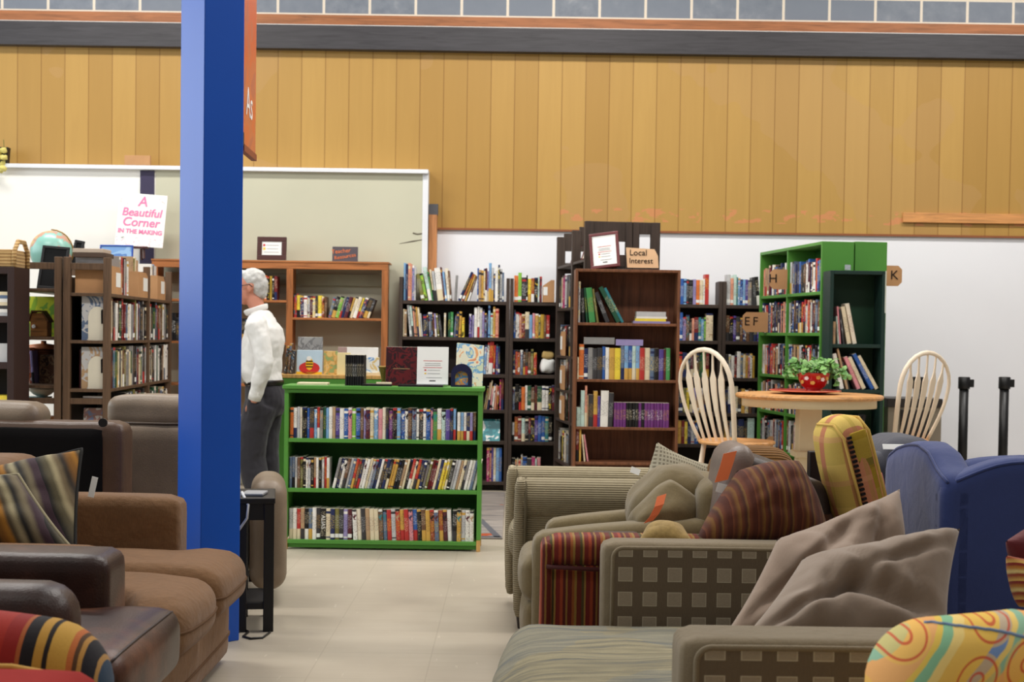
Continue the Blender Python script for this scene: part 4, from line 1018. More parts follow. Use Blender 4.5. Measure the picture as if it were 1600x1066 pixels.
kid('cream picture book standing beside the teddy bear book', 526, 547, YG+.06, .16, mat('cream_cover', (230, 214, 160), .5))
kid('pink grey picture book standing behind the cream one', 527, 548, YG+.15, .2, mat('mauve_cover', (170, 146, 142), .5))
kid('white picture book with pink and green border behind the black cases', 541, 590, YG+.14, .2, mat('white_cover', (240, 238, 236), .4))
o, w = kid('picture book with a blue seaside cover behind the black cases', 568, 592, YG+.05, .13, cover_pic('seaside', (110, 160, 216), [(226, 226, 220), (216, 190, 130)], 12, 3))
row('pine edge behind the man', M0, at(440, YG), at(459, YG), zg, YG+.08, [('charcoal', .02, .2, 6, 'art'), ('brown', .016, .22, 5, 'art'), ('charcoal', .022, .17, 4, 'art')], seed=122, d=.1)
rbk('stack of beige papers lying flat behind the black folder', 572, 606, YG+.03, zg, .18, .02, 'cream')

# ---- clutter on the left racks
def box_at(name, label, cat, px0, px1, Y, z0, h, d, m_, rz=0, bevel=.003, group=None):
    w = at(px1, Y)-at(px0, Y)
    return tag(G().box(0, w, 0, d, 0, h).build(name, m_, loc=(at(px0, Y), Y, z0), rot=(0, 0, rz), bevel=bevel), label, cat, group)
zr = zL1[4]
o = thing('globe', 'pale green globe on a dark stand on the left open rack', 'globe', (at(79, 10.35), 10.35, zr+.001), 0)
t = NT('globe_map'); nn = t.noise(5.5, 4)
t.color(t.ramp(nn, [(0, (140, 192, 178)), (.53, (196, 150, 132)), (.58, (206, 176, 130)), (.7, (140, 192, 178))], 'CONSTANT')); GM = t.fin(.3, .5)
cz = .277
G().lathe([(.15*math.sin(PI*k/24), cz-.15*math.cos(PI*k/24)) for k in range(25)], 36, cap=False).build('ball', GM, o, smooth=True)
G().lathe([(.09, 0), (.09, .012), (.03, .03), (.012, .05), (.012, .125)], 24).build('stand', DKFRAME, o, smooth=True)
G().tube([(.158*math.cos(a), 0, cz+.158*math.sin(a)) for a in [R(-90+k*15) for k in range(13)]], .005, 8).build('meridian', mat('brass', (150, 120, 60), .35, .5, metal=.7), o, smooth=True)
def dark_frame(label, p0, p1, Y, z, h, tilt=10, ry=0):
    o = frame_sign('photo_frame', label, 'picture frame', (at(p0, Y), Y, z), (at(p1, Y), Y, z), h, tilt, BLACK, .02, mat('dark_photo', (14, 14, 15), .7, .2), .015)
    o.rotation_euler[1] = R(ry); return o
dark_frame('black photo frame leaning in front of the globe', 56, 99, 10.0, zr, .31, 12, 4)
dark_frame('black desk calendar frame standing right of the globe', 106, 122, 10.9, 1.81, .21, 10, 10)
box_at('grey_plate_holder', 'grey upright board behind the calendar frame on the rack top', 'board', 112, 130, 11.2, 1.80, .19, .02, mat('grey_board', (120, 120, 122), .6))
o, w = kid('large lime green picture book standing on the rack below the globe', 38, 86, 10.2, .285, cover_pic('lime_art', (150, 190, 60), [(206, 216, 60), (130, 180, 70), (40, 110, 150)], 5, 2), 6, zL1[3])
o = thing('wooden_house', 'small carved wooden house standing before the lime green book', 'ornament', (at(60, 10.02), 10.02, zL1[3]), 0)
hw = .06
G().prism([(-hw, 0), (hw, 0), (hw, .11), (0.02, .165), (-.045, .165), (-hw, .12)], 0, .1).build('house_body', wood('carved_wood', (166, 112, 58), .6, 0), o, bevel=.004)
G().prism([(-.07, .105), (-.045, .17), (.02, .17), (.07, .1), (.07, .112), (.022, .182), (-.05, .182), (-.075, .115)], -.008, .108).build('roof', wood('roof_wood', (110, 72, 40), .6, 0), o)
G().lathe([(.012, 0), (.014, .004), (.01, .008)], 16).build('dial', PAPER, o, loc=(-.032, -.001, .07), rot=(R(90), 0, 0))
row('third shelf of globe rack', M0, at(41, 10.1), at(58, 10.1), zL1[2], 10.1, [('rust', .02, .25, -4), ('lavender', .02, .23, -4), ('cream', .026, .24, 0)], seed=130, d=.2)
o, w = kid('patterned brown book standing face out under the wooden house', 61, 86, 10.15, .2, cover_pic('brown_art', (96, 62, 44), [(150, 120, 90), (60, 40, 34)], 24, 3), 4, zL1[2])
o = thing('copper_basket', 'copper coloured woven basket with a wooden lid on the globe rack', 'basket', (at(68, 10.3), 10.3, zL1[2]), 0)
G().lathe([(.07, 0), (.085, .02), (.09, .24)], 24).build('body', ribs('woven_copper', (150, 90, 56), (80, 46, 30), 'z', .02), o, smooth=True)
G().lathe([(.098, .24), (.1, .25), (.098, .27), (.02, .28), (.018, .3)], 24).build('lid', mat('copper_lid', (206, 128, 84), .4), o, smooth=True)
o = thing('ceramic_dish', 'pale ceramic dish on the fourth shelf of the globe rack', 'dish', (at(66, 10.1), 10.1, zL1[1]+.28), 0)
o.location.z = .87
G().lathe([(.04, 0), (.06, .01), (.1, .045), (.104, .05), (.094, .046), (.05, .014)], 24).build('body', mat('cream_ceramic', (210, 200, 180), .3), o, smooth=True)
G().lathe([(.036, -.006), (.04, 0), (.03, .002)], 24).build('foot', mat('cream_ceramic', (210, 200, 180), .3), o, smooth=True)
flat('book', 'teal book lying flat under the pale dish on the globe rack', 'book', M0, at(35, 10.02), 10.02, .842, at(68, 10)-at(35, 10), .2, .02, 'teal')
box_at('wooden_crate', 'orange brown wooden crate low on the rack behind the leather sofa', 'box', 66, 99, 9.95, .602, .13, .16, wood('crate_wood', (176, 110, 60), .8, 0))
rbk('white paperback lying flat low in the rack behind the sofa', 110, 150, 9.72, .62, .1, .02, 'white')
flat('book', 'white thin book lying flat on the low rail of the near rack', 'book', M0, at(130, 9.83), 9.83, .872, .14, .14, .012, 'white')
o, w = kid('patchwork picture book face out low on the near rack', 130, 160, 9.86, .2, cover_pic('patchwork', (210, 206, 200), [(160, 120, 110), (120, 130, 160), (230, 226, 220)], 16, 6), 4, .601)
# flat game boxes stacked on the near rack
for i, (p0, p1, z0, h, c, lab) in enumerate(((113, 164, 1.832, .03, (84, 66, 54), 'dark flat game box, lowest of the stack on the near rack'), (112, 160, 1.863, .028, (196, 178, 160), 'pale flat game box, topmost of the stack on the near rack'))):
    box_at('game_box', lab, 'box', p0, p1, 9.82, z0, h, .2, mat('gamebox_%d' % i, c, .6), group='flat game boxes')
o = frame_sign('framed_picture', 'blue framed seascape picture leaning above the file boxes', 'picture frame', P(155, 405, 11.9), P(207, 405, 11.9), .15, 6, mat('blue_frame', (40, 80, 170), .4), .012, cover_pic('sea_pic', (120, 160, 210), [(150, 186, 222), (90, 130, 190)], 4, 2))
o.location.z = 1.892
# easel and poster on the oak case
pe0, pe1 = P(179, 381, 12.32), P(254, 384, 12.32)
o = thing('easel', 'small dark wooden easel holding the poster with pink lettering', 'easel', (PX(216, 400, 12.4), 12.4, HO+.0), 0)
zb = PZ(216, 385, 12.3)-HO
G().box(-.13, .1, -.1, -.03, zb-.018, zb).build('ledge', DKFRAME, o, bevel=.002)
for x0, x1 in ((-.09, -.05), (.07, .03)): G().tube([(x0, -.08, 0), (x1, -.01, .5)], .012, 8).build('leg', DKFRAME, o)
G().tube([(0, .12, 0), (0, .0, .48)], .012, 8).build('leg', DKFRAME, o)
o, w = board('poster', 'white floral poster with pink lettering on the small easel', 'sign', pe0, pe1, .455, .012, None, 7)
o.location.z = HO+zb+.001; o.rotation_euler[1] = R(3.5)
G().box(-w/2, w/2, 0, .012, 0, .455).build('panel', PAPER, o)
G().box(-w/2, w/2, -.0008, 0, .0, .075).build('floral_border', cover_pic('floral', (246, 244, 240), [(246, 244, 240), (236, 200, 206), (246, 244, 240), (150, 160, 150)], 32, 1, (.4, .57, .62, .68)), o)
for x0, x1 in ((-w/2, -w/2+.12), (w/2-.12, w/2)): G().box(x0, x1, -.0008, 0, .36, .452).build('floral_corner', cover_pic('floral', (246, 244, 240), [], 32), o)
for s_, sz, z_ in (('A', .12, .385), ('Beautiful', .098, .29), ('Corner', .105, .205), ('IN THE MAKING', .052, .125)):
    text('lettering', s_, sz, PINKINK, o, (0, -.002, z_), ext=.001, shear=.15 if sz > .06 else 0, bold=.0015)
# cardboard piece on the ledge, flowers in a black pot at the far left
box_at('cardboard_block', 'plain cardboard block standing on the white wall ledge', 'box', 192, 232, SY-.045, zST+.036, .085, .04, CARD)
o = thing('flower_pot', 'black square pot with pale yellow flowers on the wall ledge', 'flowers', (PX(4, 250, SY), SY-.05, zST+.036), 0)
G().prism([(-.06, 0), (.055, 0), (.065, .14), (-.07, .14)], 0, .07).build('pot', BLACK, o, bevel=.003)
g = G(); r_ = random.Random(3)
for k in range(14):
    c = Vector((r_.uniform(-.1, .07), r_.uniform(-.08, .02), r_.uniform(-.08, .12)))
    g.soft((.06, .05, .05), c, .025, 4, nz=(.012, 40), seed=k)
g.build('blossom', mat('pale_yellow_petal', (218, 206, 120), .8), o, smooth=True)
g = G()
for k in range(6): g.tube([(r_.uniform(-.03, .03), .02, .1), (r_.uniform(-.08, .06), -.04, r_.uniform(0, .2))], .003, 5)
g.build('stems', mat('stem_green', (110, 130, 70), .8), o)
# far left case with wicker basket
lc, WLc, MLc = place('dark_bookcase', 'dark brown bookcase at the far left edge carrying a wicker basket', 'bookcase', PV(22, 520, 9.35)-Vector((.8, 0, 0)), PV(22, 520, 9.35))
HLc = PZ(10, 417, 9.35)
case(lc, WLc, HLc, .3, [.1, .45, .8, 1.12, 1.42], .045, mat('dark_mahogany', (52, 34, 30), .45, .4), ESPD)
for i, (z, n_) in enumerate(((1.42, 7), (1.12, 4))):
    for k in range(n_):
        flat('magazine', 'magazine in the flat pile on the far left bookcase shelf', 'magazine', MLc, WLc/2-.30, .03, z+k*.0205, .22, .2, .02, rr.choice(['white', 'pale grey', 'cream', 'grey']), group='magazines piled on the far left bookcase') if False else None
for k, c in enumerate(('pale grey', 'white', 'charcoal', 'cream', 'white', 'slate blue', 'cream')):
    flat('magazine', '%s magazine, %s from the bottom of the far left pile' % (c, ordw(k)), 'magazine', MLc, WLc/2-.29, .03, 1.42+k*.0225, .235, .2, .022, c, group='magazines piled on the far left bookcase')
flat('book', 'yellow book lying flat low on the far left bookcase', 'book', MLc, WLc/2-.29, .03, .8, .235, .2, .1, 'yellow')
flat('book', 'white bundle of paper on the far left bookcase below the magazines', 'book', MLc, WLc/2-.29, .03, 1.12, .235, .2, .12, 'pale grey')
o = thing('wicker_basket', 'shallow woven wicker basket on the far left dark bookcase', 'basket', (MLc @ Vector((WLc/2-.22, .15, HLc))), 0)
WK_ = ribs('wicker', (206, 172, 118), (140, 104, 62), 'z', .022, .8)
G().box(-.2, .2, -.13, .13, 0, .115).build('body', WK_, o, bevel=.012)
G().tube([(.21, -.13, .0), (.212, -.13, .1), (.212, -.06, .17), (.212, .06, .17), (.212, .13, .1), (.21, .13, 0)], .016, 8).build('handle', WK_, o, smooth=True)

# ------------------------------------------------------------------ pillar and hanging banner
PIL = mat('blue_gloss_paint', (16, 84, 192), .32, .45, .05, 1.5)
aP = .195
pc = Vector((PX(312, 1013, 6.08), 6.08, 0)); th = R(43)
pl = G().box(0, aP, 0, aP, 0, 5.6).build('blue_pillar', PIL, loc=pc, rot=(0, 0, th), bevel=.004)
tag(pl, 'square blue painted pillar standing on the floor beside the brown corduroy sofa', 'pillar')
o = thing('hanging_banner', 'orange hanging banner board with white letters beside the blue pillar', 'sign', (PX(378, 225, 6.42), 6.42, PZ(378, 225, 6.42)), 0)
ORB = cover_pic('orange_banner', (214, 104, 58), [(206, 112, 72), (190, 104, 82)], 5, 3)
pb = PV(397, 242, 6.8)-PV(378, 225, 6.42); Lb = Vector((pb.x, pb.y)).length
G().box(0, Lb, -.006, .006, 0, 2.6).build('panel', ORB, o, rot=(0, 0, math.atan2(pb.y, pb.x)))
G().box(-.004, Lb+.004, -.012, .012, -.03, .0).build('bottom_rod', mat('rod_rust', (140, 70, 44), .5), o, rot=(0, 0, math.atan2(pb.y, pb.x)))
G().box(-.03, 0, -.01, .01, -.01, .05).build('clip', BLACK, o, rot=(0, 0, math.atan2(pb.y, pb.x)))
aB = math.atan2(pb.y, pb.x)
text('lettering', 'As', .19, PAPER, o, (Lb*.45*math.cos(aB)+.0072, Lb*.45*math.sin(aB), .2), (R(90), 0, aB), .0006)
# ------------------------------------------------------------------ table, chairs, plant
YT = 9.6
CRM = mat('cream_paint', (226, 208, 172), .5, .35, .05, 5)
HON = wood('honey_wood', (206, 152, 96), .8, 0, .4)
CHW = mat('whitewashed_wood', (232, 214, 190), .5, .35, .06, 7)
tb = thing('pedestal_table', 'round pedestal table with honey oak rim and cream base by the green bookcases', 'table', (PX(1264, 617, YT), YT, 0))
HTb = PZ(1264, 615.5, YT); RTb = (PX(1378, 617, YT)-PX(1150, 617, YT))/2
G().lathe([(RTb-.02, HTb-.032), (RTb-.006, HTb-.028), (RTb, HTb-.015), (RTb-.006, HTb-.003), (RTb-.02, HTb), (0.01, HTb)], 64).build('tabletop', HON, tb, smooth=False)
G().lathe([(RTb-.045, HTb-.03), (RTb-.045, HTb-.085), (RTb-.065, HTb-.085), (RTb-.065, HTb-.03)], 64, cap=False).build('apron', CRM, tb, smooth=True)
G().box(-.075, .075, -.075, .075, .12, HTb-.03).build('pedestal', CRM, tb, bevel=.006)
G().box(-.1, .1, -.1, .1, .56, .60).build('collar', CRM, tb, bevel=.006)
for k in range(4):
    a = R(45+90*k)
    G().prism([(.05, .2), (.05, .08), (.36, 0), (.40, 0), (.40, .05), (.12, .2)], -.03, .03).build('foot', CRM, tb, rot=(0, 0, a), bevel=.004)
o = thing('plate', 'red glazed plate under the bowl on the round table', 'plate', (PX(1257, 609, YT), YT-.02, HTb+.001))
G().lathe([(.10, 0), (.12, .004), (.215, .018), (.235, .022), (.232, .026), (.2, .022), (.12, .01), (.01, .009)], 48).build('body', mat('red_glaze', (184, 34, 30), .18, .6, .06, 20), o, smooth=True)
G().lathe([(.222, .0165), (.237, .021), (.238, .0235), (.234, .0255)], 48, cap=False).build('rim', mat('salmon_rim', (216, 120, 96), .3), o, smooth=True)['label'] = 'salmon pink rim'
bw = thing('bowl', 'red glazed bowl with white and yellow flowers holding the ivy', 'bowl', (PX(1271, 600, YT), YT, HTb+.0105))
RED = mat('red_bowl_glaze', (172, 26, 26), .16, .6, .06, 15)
G().lathe([(.05, 0), (.055, .008), (.045, .018), (.075, .04), (.098, .08), (.108, .125), (.109, .13), (.104, .13), (.09, .08), (.06, .04), (.01, .035)], 48).build('body', RED, bw, smooth=True)
for k, (a, z_, c) in enumerate(((-150, .07, 'gold'), (-128, .095, 'white'), (-105, .065, 'gold'), (-84, .1, 'gold'), (-66, .088, 'white'), (-44, .094, 'gold'), (-30, .07, 'mint'))):
    r_ = .099+(z_-.08)*.22+.001
    g = G()
    for j in range(5): g.soft((.016, .004, .01), (.008*math.cos(2*PI*j/5), 0, .008*math.sin(2*PI*j/5)), .002, 2)
    g.build('painted_flower', cover(c), bw, loc=(r_*math.cos(R(a)), r_*math.sin(R(a)), z_), rot=(0, 0, R(a+90)))
iv = thing('ivy_plant', 'green leafy ivy spilling over the red bowl on the table', 'plant', bw.location+Vector((0, 0, .1)))
G().lathe([(.005, 0), (.088, 0), (.088, .02), (.01, .03)], 24).build('soil', mat('soil', (60, 44, 34), .9), iv)
rp = random.Random(8)
LEAF = mat('ivy_leaf', (86, 136, 62), .45, .4, .3, 30)
LEAF2 = mat('ivy_leaf_pale', (118, 162, 88), .45, .4, .2, 30)
gl = [G(), G()]; gs = G()
def leaf(g, c, s, n, tw):
    n = n.normalized(); x = n.orthogonal().normalized(); x = Matrix.Rotation(tw, 3, n) @ x; y = n.cross(x)
    o_ = [(0, -.5), (.38, -.42), (.52, -.02), (.3, .1), (.22, .42), (0, .66), (-.22, .42), (-.3, .1), (-.52, -.02), (-.38, -.42)]
    v = [c+n*s*.08]+[c+(x*a+y*b)*s - n*s*.12*(abs(a)*1.6) for a, b in o_]
    g.add(v, [(0, 1+i, 1+(i+1) % 10) for i in range(10)])
for k in range(34):
    a = rp.uniform(0, 2*PI); L = rp.uniform(.05, .19); up = rp.uniform(.03, .1)
    if k < 7: a = R(180+rp.uniform(-25, 25)); L = rp.uniform(.15, .23)
    if k in (8, 9, 10, 11): a = R(rp.uniform(-20, 20)); L = rp.uniform(.16, .25)
    p0 = Vector((.03*math.cos(a), .03*math.sin(a), .02)); p1 = Vector((L*.6*math.cos(a), L*.6*math.sin(a), up+.02)); p2 = Vector((L*math.cos(a), L*math.sin(a), up-.02-(L > .16)*rp.uniform(0, .07)))
    gs.tube([p0, p1, p2], .0022, 5)
    for q in (p1, (p1+p2)/2, p2):
        for _ in range(2):
            leaf(gl[rp.randint(0, 1)], q+Vector((rp.uniform(-.02, .02), rp.uniform(-.02, .02), rp.uniform(-.01, .02))), rp.uniform(.03, .05), Vector((rp.uniform(-.7, .7), rp.uniform(-1, .1), rp.uniform(.2, 1))), rp.uniform(0, 6))
gs.build('stems', mat('ivy_stem', (96, 120, 60), .7), iv)
gl[0].build('leaves', LEAF, iv, smooth=True); gl[1].build('leaves', LEAF2, iv, smooth=True)['label'] = 'paler young leaves'

def chair(label, loc, face, hs, ht):
    """bow back chair; faces local +y"""
    o = thing('bow_back_chair', label, 'chair', loc, face-R(90), 'whitewashed bow back chairs at the round table')
    def seatp(k): 
        a = 2*PI*k/40
        return (.25*math.cos(a)*(1 if math.sin(a) > 0 else .93), .245*math.sin(a))
    poly = [seatp(k) for k in range(40)]
    g = G(); v = [(x, y, hs-.018) for x, y in poly]+[(x*1.03, y*1.03, hs-.006) for x, y in poly]+[(x, y, hs+.004) for x, y in poly]+[(x*.8, y*.8, hs-.008) for x, y in poly]
    f = [(r*40+i, r*40+(i+1) % 40, (r+1)*40+(i+1) % 40, (r+1)*40+i) for r in range(3) for i in range(40)]
    f += [tuple(range(39, -1, -1)), tuple(120+i for i in range(40))]
    g.add(v, f); g.build('seat', [HON], o, smooth=False)
    H = ht-hs; lean = .30
    def back(x, t): return Vector((x, -.17-lean*t*H*.72-.03*math.sin(PI*t), hs+t*H))
    pts = []
    for k in range(29):
        a = PI*k/28
        t = math.sin(a)**.62 if 0 < k < 28 else 0
        u_ = -1+2*k/28; au = abs(u_)
        if au > .45: q = (1-au)/.55; t = .62*q; xx = .165+.075*math.sin(q*PI/2)
        else: q = au/.45*PI/2; t = .62+.38*math.cos(q); xx = .24*math.sin(q)
        pts.append(back(math.copysign(xx, u_), t))
    G().tube(pts, [(.012, .016)]*29, 10).build('bow', CHW, o, smooth=True)
    for x in (-.115, -.058, 0, .058, .115):
        top = 1.0
        for p in pts:
            if abs(p.x-x*1.45) < .03 and p.z > hs+H*.5: top = (p.z-hs)/H
        tt = [0, .15, .35, .55, .68, .72, .78, .9, .985*top]
        ws = [.010, .012, .018, .024, .026, .018, .008, .006, .006]
        ps, rs = [], []
        for t, w in zip(tt, ws):
            t = min(t, top*.985); ps.append(back(x*(1+.45*t), t)); rs.append((.006, w))
        # flat paddles: wide across x
        g = G(); v = []
        for p, (tk, w) in zip(ps, rs):
            v += [p+Vector((-w, -.005, 0)), p+Vector((w, -.005, 0)), p+Vector((w, .005, 0)), p+Vector((-w, .005, 0))]
        f = [(i*4+j, i*4+(j+1) % 4, i*4+4+(j+1) % 4, i*4+4+j) for i in range(len(ps)-1) for j in range(4)]
        g.add(v, f); g.build('spindle', CHW, o, bevel=.002)
    for sx in (-1, 1):
        for sy in (-1, 1):
            G().tube([(sx*.15, sy*.14, hs-.015), (sx*.18, sy*.17, hs*.5), (sx*.2, sy*.2, 0)], [.016, .02, .012], 10).build('leg', CHW, o, smooth=True)
        G().tube([(sx*.183, -.172, hs*.4), (sx*.183, .172, hs*.4)], .01, 8).build('stretcher', CHW, o, smooth=True)
    G().tube([(-.18, 0, hs*.4), (.18, 0, hs*.4)], .01, 8).build('stretcher', CHW, o, smooth=True)
    return o
hs = PZ(1150, 689, 9.35)
chair('whitewashed bow back chair left of the round table, back toward walnut bookcase', (PX(1150, 690, 9.35), 9.35, 0), R(35), hs, PZ(1090, 546, 9.2))
chair('whitewashed bow back chair right of the round table, against the white wall', (PX(1392, 690, 9.75), 9.75, 0), R(124), hs, PZ(1450, 551, 9.6))

# ------------------------------------------------------------------ far right
BPL = mat('black_post', (22, 21, 22), .4, .45, .05)
for px_, lab in ((1504, 'black retractable belt post nearer the round table, against the white wall'), (1567, 'black retractable belt post furthest right along the white wall'), (1432, 'black retractable belt post seen through the right chair back')):
    Y = 12.2 if px_ == 1432 else 11.9
    o = thing('belt_post', lab, 'post', (PX(px_, 700, Y), Y, 0), 0, 'belt posts by the white wall')
    zt_ = PZ(px_, 589, Y)
    G().lathe([(.15, 0), (.15, .015), (.06, .035), (.033, .05)], 28).build('base', BPL, o, smooth=True)
    G().lathe([(.038, .04), (.038, zt_-.1)], 20).build('pole', BPL, o, smooth=True)
    G().lathe([(.046, zt_-.1), (.048, zt_-.095), (.048, zt_-.005), (.042, zt_)], 20).build('head', BPL, o, smooth=True)
    G().box(.03, .078, -.02, .02, zt_-.085, zt_-.02).build('belt_clip', BPL, o, bevel=.004)
Y = 11.5
cb = thing('cabinet', 'low taupe cabinet with a dark top standing behind the right chair', 'cabinet', (PX(1428, 700, Y), Y, 0))
wC = (PX(1470, 660, Y)-PX(1386, 660, Y))/2; hC = PZ(1428, 623, Y)
TAUP = mat('taupe_board', (136, 124, 108), .6)
G().box(-wC, wC, 0, .4, 0.02, hC-.02).build('body', TAUP, cb, bevel=.004)
G().box(-wC-.01, wC+.005, -.01, .41, hC-.07, hC).build('top_board', mat('dark_top', (52, 46, 44), .4), cb, bevel=.004)
G().box(-wC+.1, wC-.1, -.012, 0, .06, hC-.09).build('door', mat('dark_panel', (44, 38, 36), .5), cb, bevel=.003)
for k, p in enumerate((1381, 1403, 1432, 1446)):
    tag(G().box(0, .05, -.02, .02, 0, .19).build('white_binder', PAPER, loc=(PX(p, 690, Y), Y-.06, hC-.55), bevel=.003), ['slim white binder beside the narrow dark green bookcase', 'slim white binder behind the first spindle of the right chair', 'slim white binder behind the middle spindles of the right chair', 'slim white binder behind the last spindles of the right chair'][k], 'binder', 'white binders by the taupe cabinet')
o = thing('low_stool', 'small low stand carrying the white binders before the cabinet', 'stand', (PX(1415, 700, Y), Y-.08, 0))
G().box(-.24, .24, -.08, .06, hC-.58, hC-.551).build('top_board', TAUP, o)
for x in (-.22, .22): G().box(x-.015, x+.015, -.06, .04, 0, hC-.58).build('leg', TAUP, o)

# rug behind the low case
def rug_mat():
    t = NT('grey_rug'); q = t.xyz()
    n = t.noise(1, 5, t.scaled((3, 14, 3)), .6, .6)
    c = t.ramp(n, [(.3, (120, 116, 116)), (.5, (146, 138, 132)), (.7, (166, 158, 150))])
    sp = t.math('GREATER_THAN', t.noise(2.2, 2), .66)
    t.color(t.mix(sp, c, lin((170, 84, 56)))); t.bump(n, .2, .004)
    return t.fin(.95, .1)
rx0, ry0 = PX(640, 800, 9.6), 9.42
rg = thing('area_rug', 'grey patterned rug on the floor behind the low green bookcase', 'rug', (0, 0, 0))
G().box(-1.4, PX(785, 845, 9.45), ry0, 12.2, .001, .01).build('pile', rug_mat(), rg)
G().prism([(0, 0), (1, 0), (1, 1), (0, 1)], 0, .001) 
g = G(); g.add([(PX(784, 848, 9.46), 9.46, .0108), (PX(772, 848, 9.46), 9.46, .0108), (PX(752, 818, 10.2), 10.15, .0108), (PX(753, 806, 10.2), 10.4, .0108)], [(0, 3, 2, 1)])
g.add([(PX(784, 848, 9.46), 9.44, .0108), (-1.3, 9.44, .0108), (-1.3, 9.5, .0108), (PX(780, 846, 9.46), 9.5, .0108)], [(0, 3, 2, 1)])
g.build('border_stripe', mat('rug_border', (92, 92, 98), .95), rg)

# ------------------------------------------------------------------ standing man
SKIN = mat('skin', (206, 140, 116), .55, .35, .07, 14)
SHIRT = fabric('white_shirt_cotton', (240, 238, 234), .03, 400, .8, .1)
TROU = fabric('charcoal_trousers', (58, 56, 62), .1, 400, .85, .15)
HAIR = mat('white_hair', (196, 194, 190), .6, .3, .16, 40, .6, 90)
SHOE = leather('black_shoe', (30, 26, 25), .3)
YM = 10.0
mn = thing('person', 'person with white hair in white shirt and charcoal trousers, hand in pocket', 'person', (PX(406, 640, YM), YM, 0))
def remesh(o, vox, it=4):
    r = o.modifiers.new('remesh', 'REMESH'); r.mode = 'VOXEL'; r.voxel_size = vox; r.use_smooth_shade = True
    s = o.modifiers.new('smooth', 'SMOOTH'); s.factor = .5; s.iterations = it
    return o
def limb(g, pts, rs, n=16):
    # subdivide so the surface tapers smoothly
    P_, R_ = [], []
    for i in range(len(pts)-1):
        for k in range(5):
            f = k/5; P_.append(Vector(pts[i])*(1-f)+Vector(pts[i+1])*f); R_.append(rs[i]*(1-f)+rs[i+1]*f)
    P_.append(Vector(pts[-1])); R_.append(rs[-1])
    g.tube(P_, R_, n)
# the figure faces local -x; near side is -y
shn, shf = (-.015, -.185, 1.425), (-.015, .185, 1.425)
eln, elf = (.075, -.265, 1.13), (.04, .26, 1.13)
wrn, wrf = (.0, -.212, .885), (-.02, .212, .885)
g = G()
g.loft([(.03, 0, .80, .10, .15), (.035, 0, .9, .115, .165), (.02, 0, 1.0, .105, .15), (.0, 0, 1.1, .105, .145), (.01, 0, 1.25, .115, .165), (.015, 0, 1.38, .105, .17), (.005, 0, 1.45, .07, .1), (-.02, 0, 1.50, .055, .06), (-.045, 0, 1.58, .052, .055)])
for s, a, b, c in ((-1, shn, eln, wrn), (1, shf, elf, wrf)):
    limb(g, [a, b, c], [.055, .042, .028])
    # hand: palm, four fingers, thumb
    c = Vector(c); d = (c-Vector(b)).normalized(); d = Vector((0, -s*.38, -.93)).normalized()
    pw = Vector((1, 0, 0))
    limb(g, [c, c+d*.05, c+d*.09], [.028, .036, .034])
    for k, L in enumerate((.07, .08, .075, .058)):
        b0 = c+d*.085+pw*(-.028+.019*k)
        limb(g, [b0, b0+d*L*.5+Vector((-.008, 0, 0)), b0+d*L+Vector((-.022, -s*.004, 0))], [.0095, .009, .0075], 8)
    limb(g, [c+d*.03+pw*-.03, c+d*.07+pw*-.058, c+d*.10+pw*-.062], [.012, .011, .009], 8)
    limb(g, [(.03, s*.085, .86), (-.01+.02*s, s*.1, .66), (-.01+.03*s, s*.105, .48), (.025+.012*s, s*.108, .25), (.035, s*.105, .06)], [.085, .07, .052, .05, .038])
    limb(g, [(.05, s*.105, .045), (-.05, s*.11, .04), (-.15, s*.115, .03)], [.04, .04, .03])
# head: egg skull, jaw, nose, brow, lips, ears
hc = Vector((-.075, 0, 1.652))
def ell(g, c, r, n=18, rot=0.0):
    v, f = [], []
    for i in range(n+1):
        for j in range(n):
            a, b = PI*i/n, 2*PI*j/n
            x, y, z = r[0]*math.sin(a)*math.cos(b), r[1]*math.sin(a)*math.sin(b), r[2]*math.cos(a)
            v.append((c[0]+x*math.cos(rot)+z*math.sin(rot), c[1]+y, c[2]-x*math.sin(rot)+z*math.cos(rot)))
    for i in range(n):
        for j in range(n): f.append((i*n+j, (i+1)*n+j, (i+1)*n+(j+1) % n, i*n+(j+1) % n))
    g.add(v, f)
def H(x, y, z):    # head-space point (tilted a little forward)
    a = R(-10); return (hc.x+x*math.cos(a)+z*math.sin(a), y, hc.z-x*math.sin(a)*1.0+z*math.cos(a))
ell(g, H(.012, 0, .022), (.094, .074, .092))
ell(g, H(-.03, 0, -.04), (.062, .06, .075)); ell(g, H(-.055, 0, -.092), (.034, .036, .026))
ell(g, H(-.045, .03, -.035), (.03, .03, .035)); ell(g, H(-.045, -.03, -.035), (.03, .03, .035))
limb(g, [H(-.082, 0, .012), H(-.1, 0, -.012), H(-.116, 0, -.036), H(-.096, 0, -.048)], [.009, .011, .014, .012], 10)
limb(g, [H(-.074, -.045, .028), H(-.088, 0, .03), H(-.074, .045, .028)], [.011, .012, .011], 8)
limb(g, [H(-.084, -.018, -.066), H(-.094, 0, -.064), H(-.084, .018, -.066)], [.006, .008, .006], 8)
limb(g, [H(-.082, -.017, -.077), H(-.091, 0, -.077), H(-.082, .017, -.077)], [.006, .008, .006], 8)
limb(g, [H(0, 0, -.06), H(.02, 0, -.13)], [.052, .056])
for s in (-1, 1):
    ell(g, H(.012, s*.075, -.012), (.02, .01, .034), 12, .2)
remesh(g.build('body', SKIN, mn, smooth=True), .0072, 3)
for s in (-1, 1):
    G().soft((.012, .022, .012), H(-.082, s*.03, .006), .006, 6).build('eye', mat('eye_white', (226, 222, 216), .3), mn, smooth=True)
    G().lathe([(.001, 0), (.005, 0), (.005, .002), (.001, .003)], 12).build('iris', mat('iris', (60, 70, 90), .2), mn, loc=H(-.0885, s*.03, .006), rot=(0, R(-90), 0))
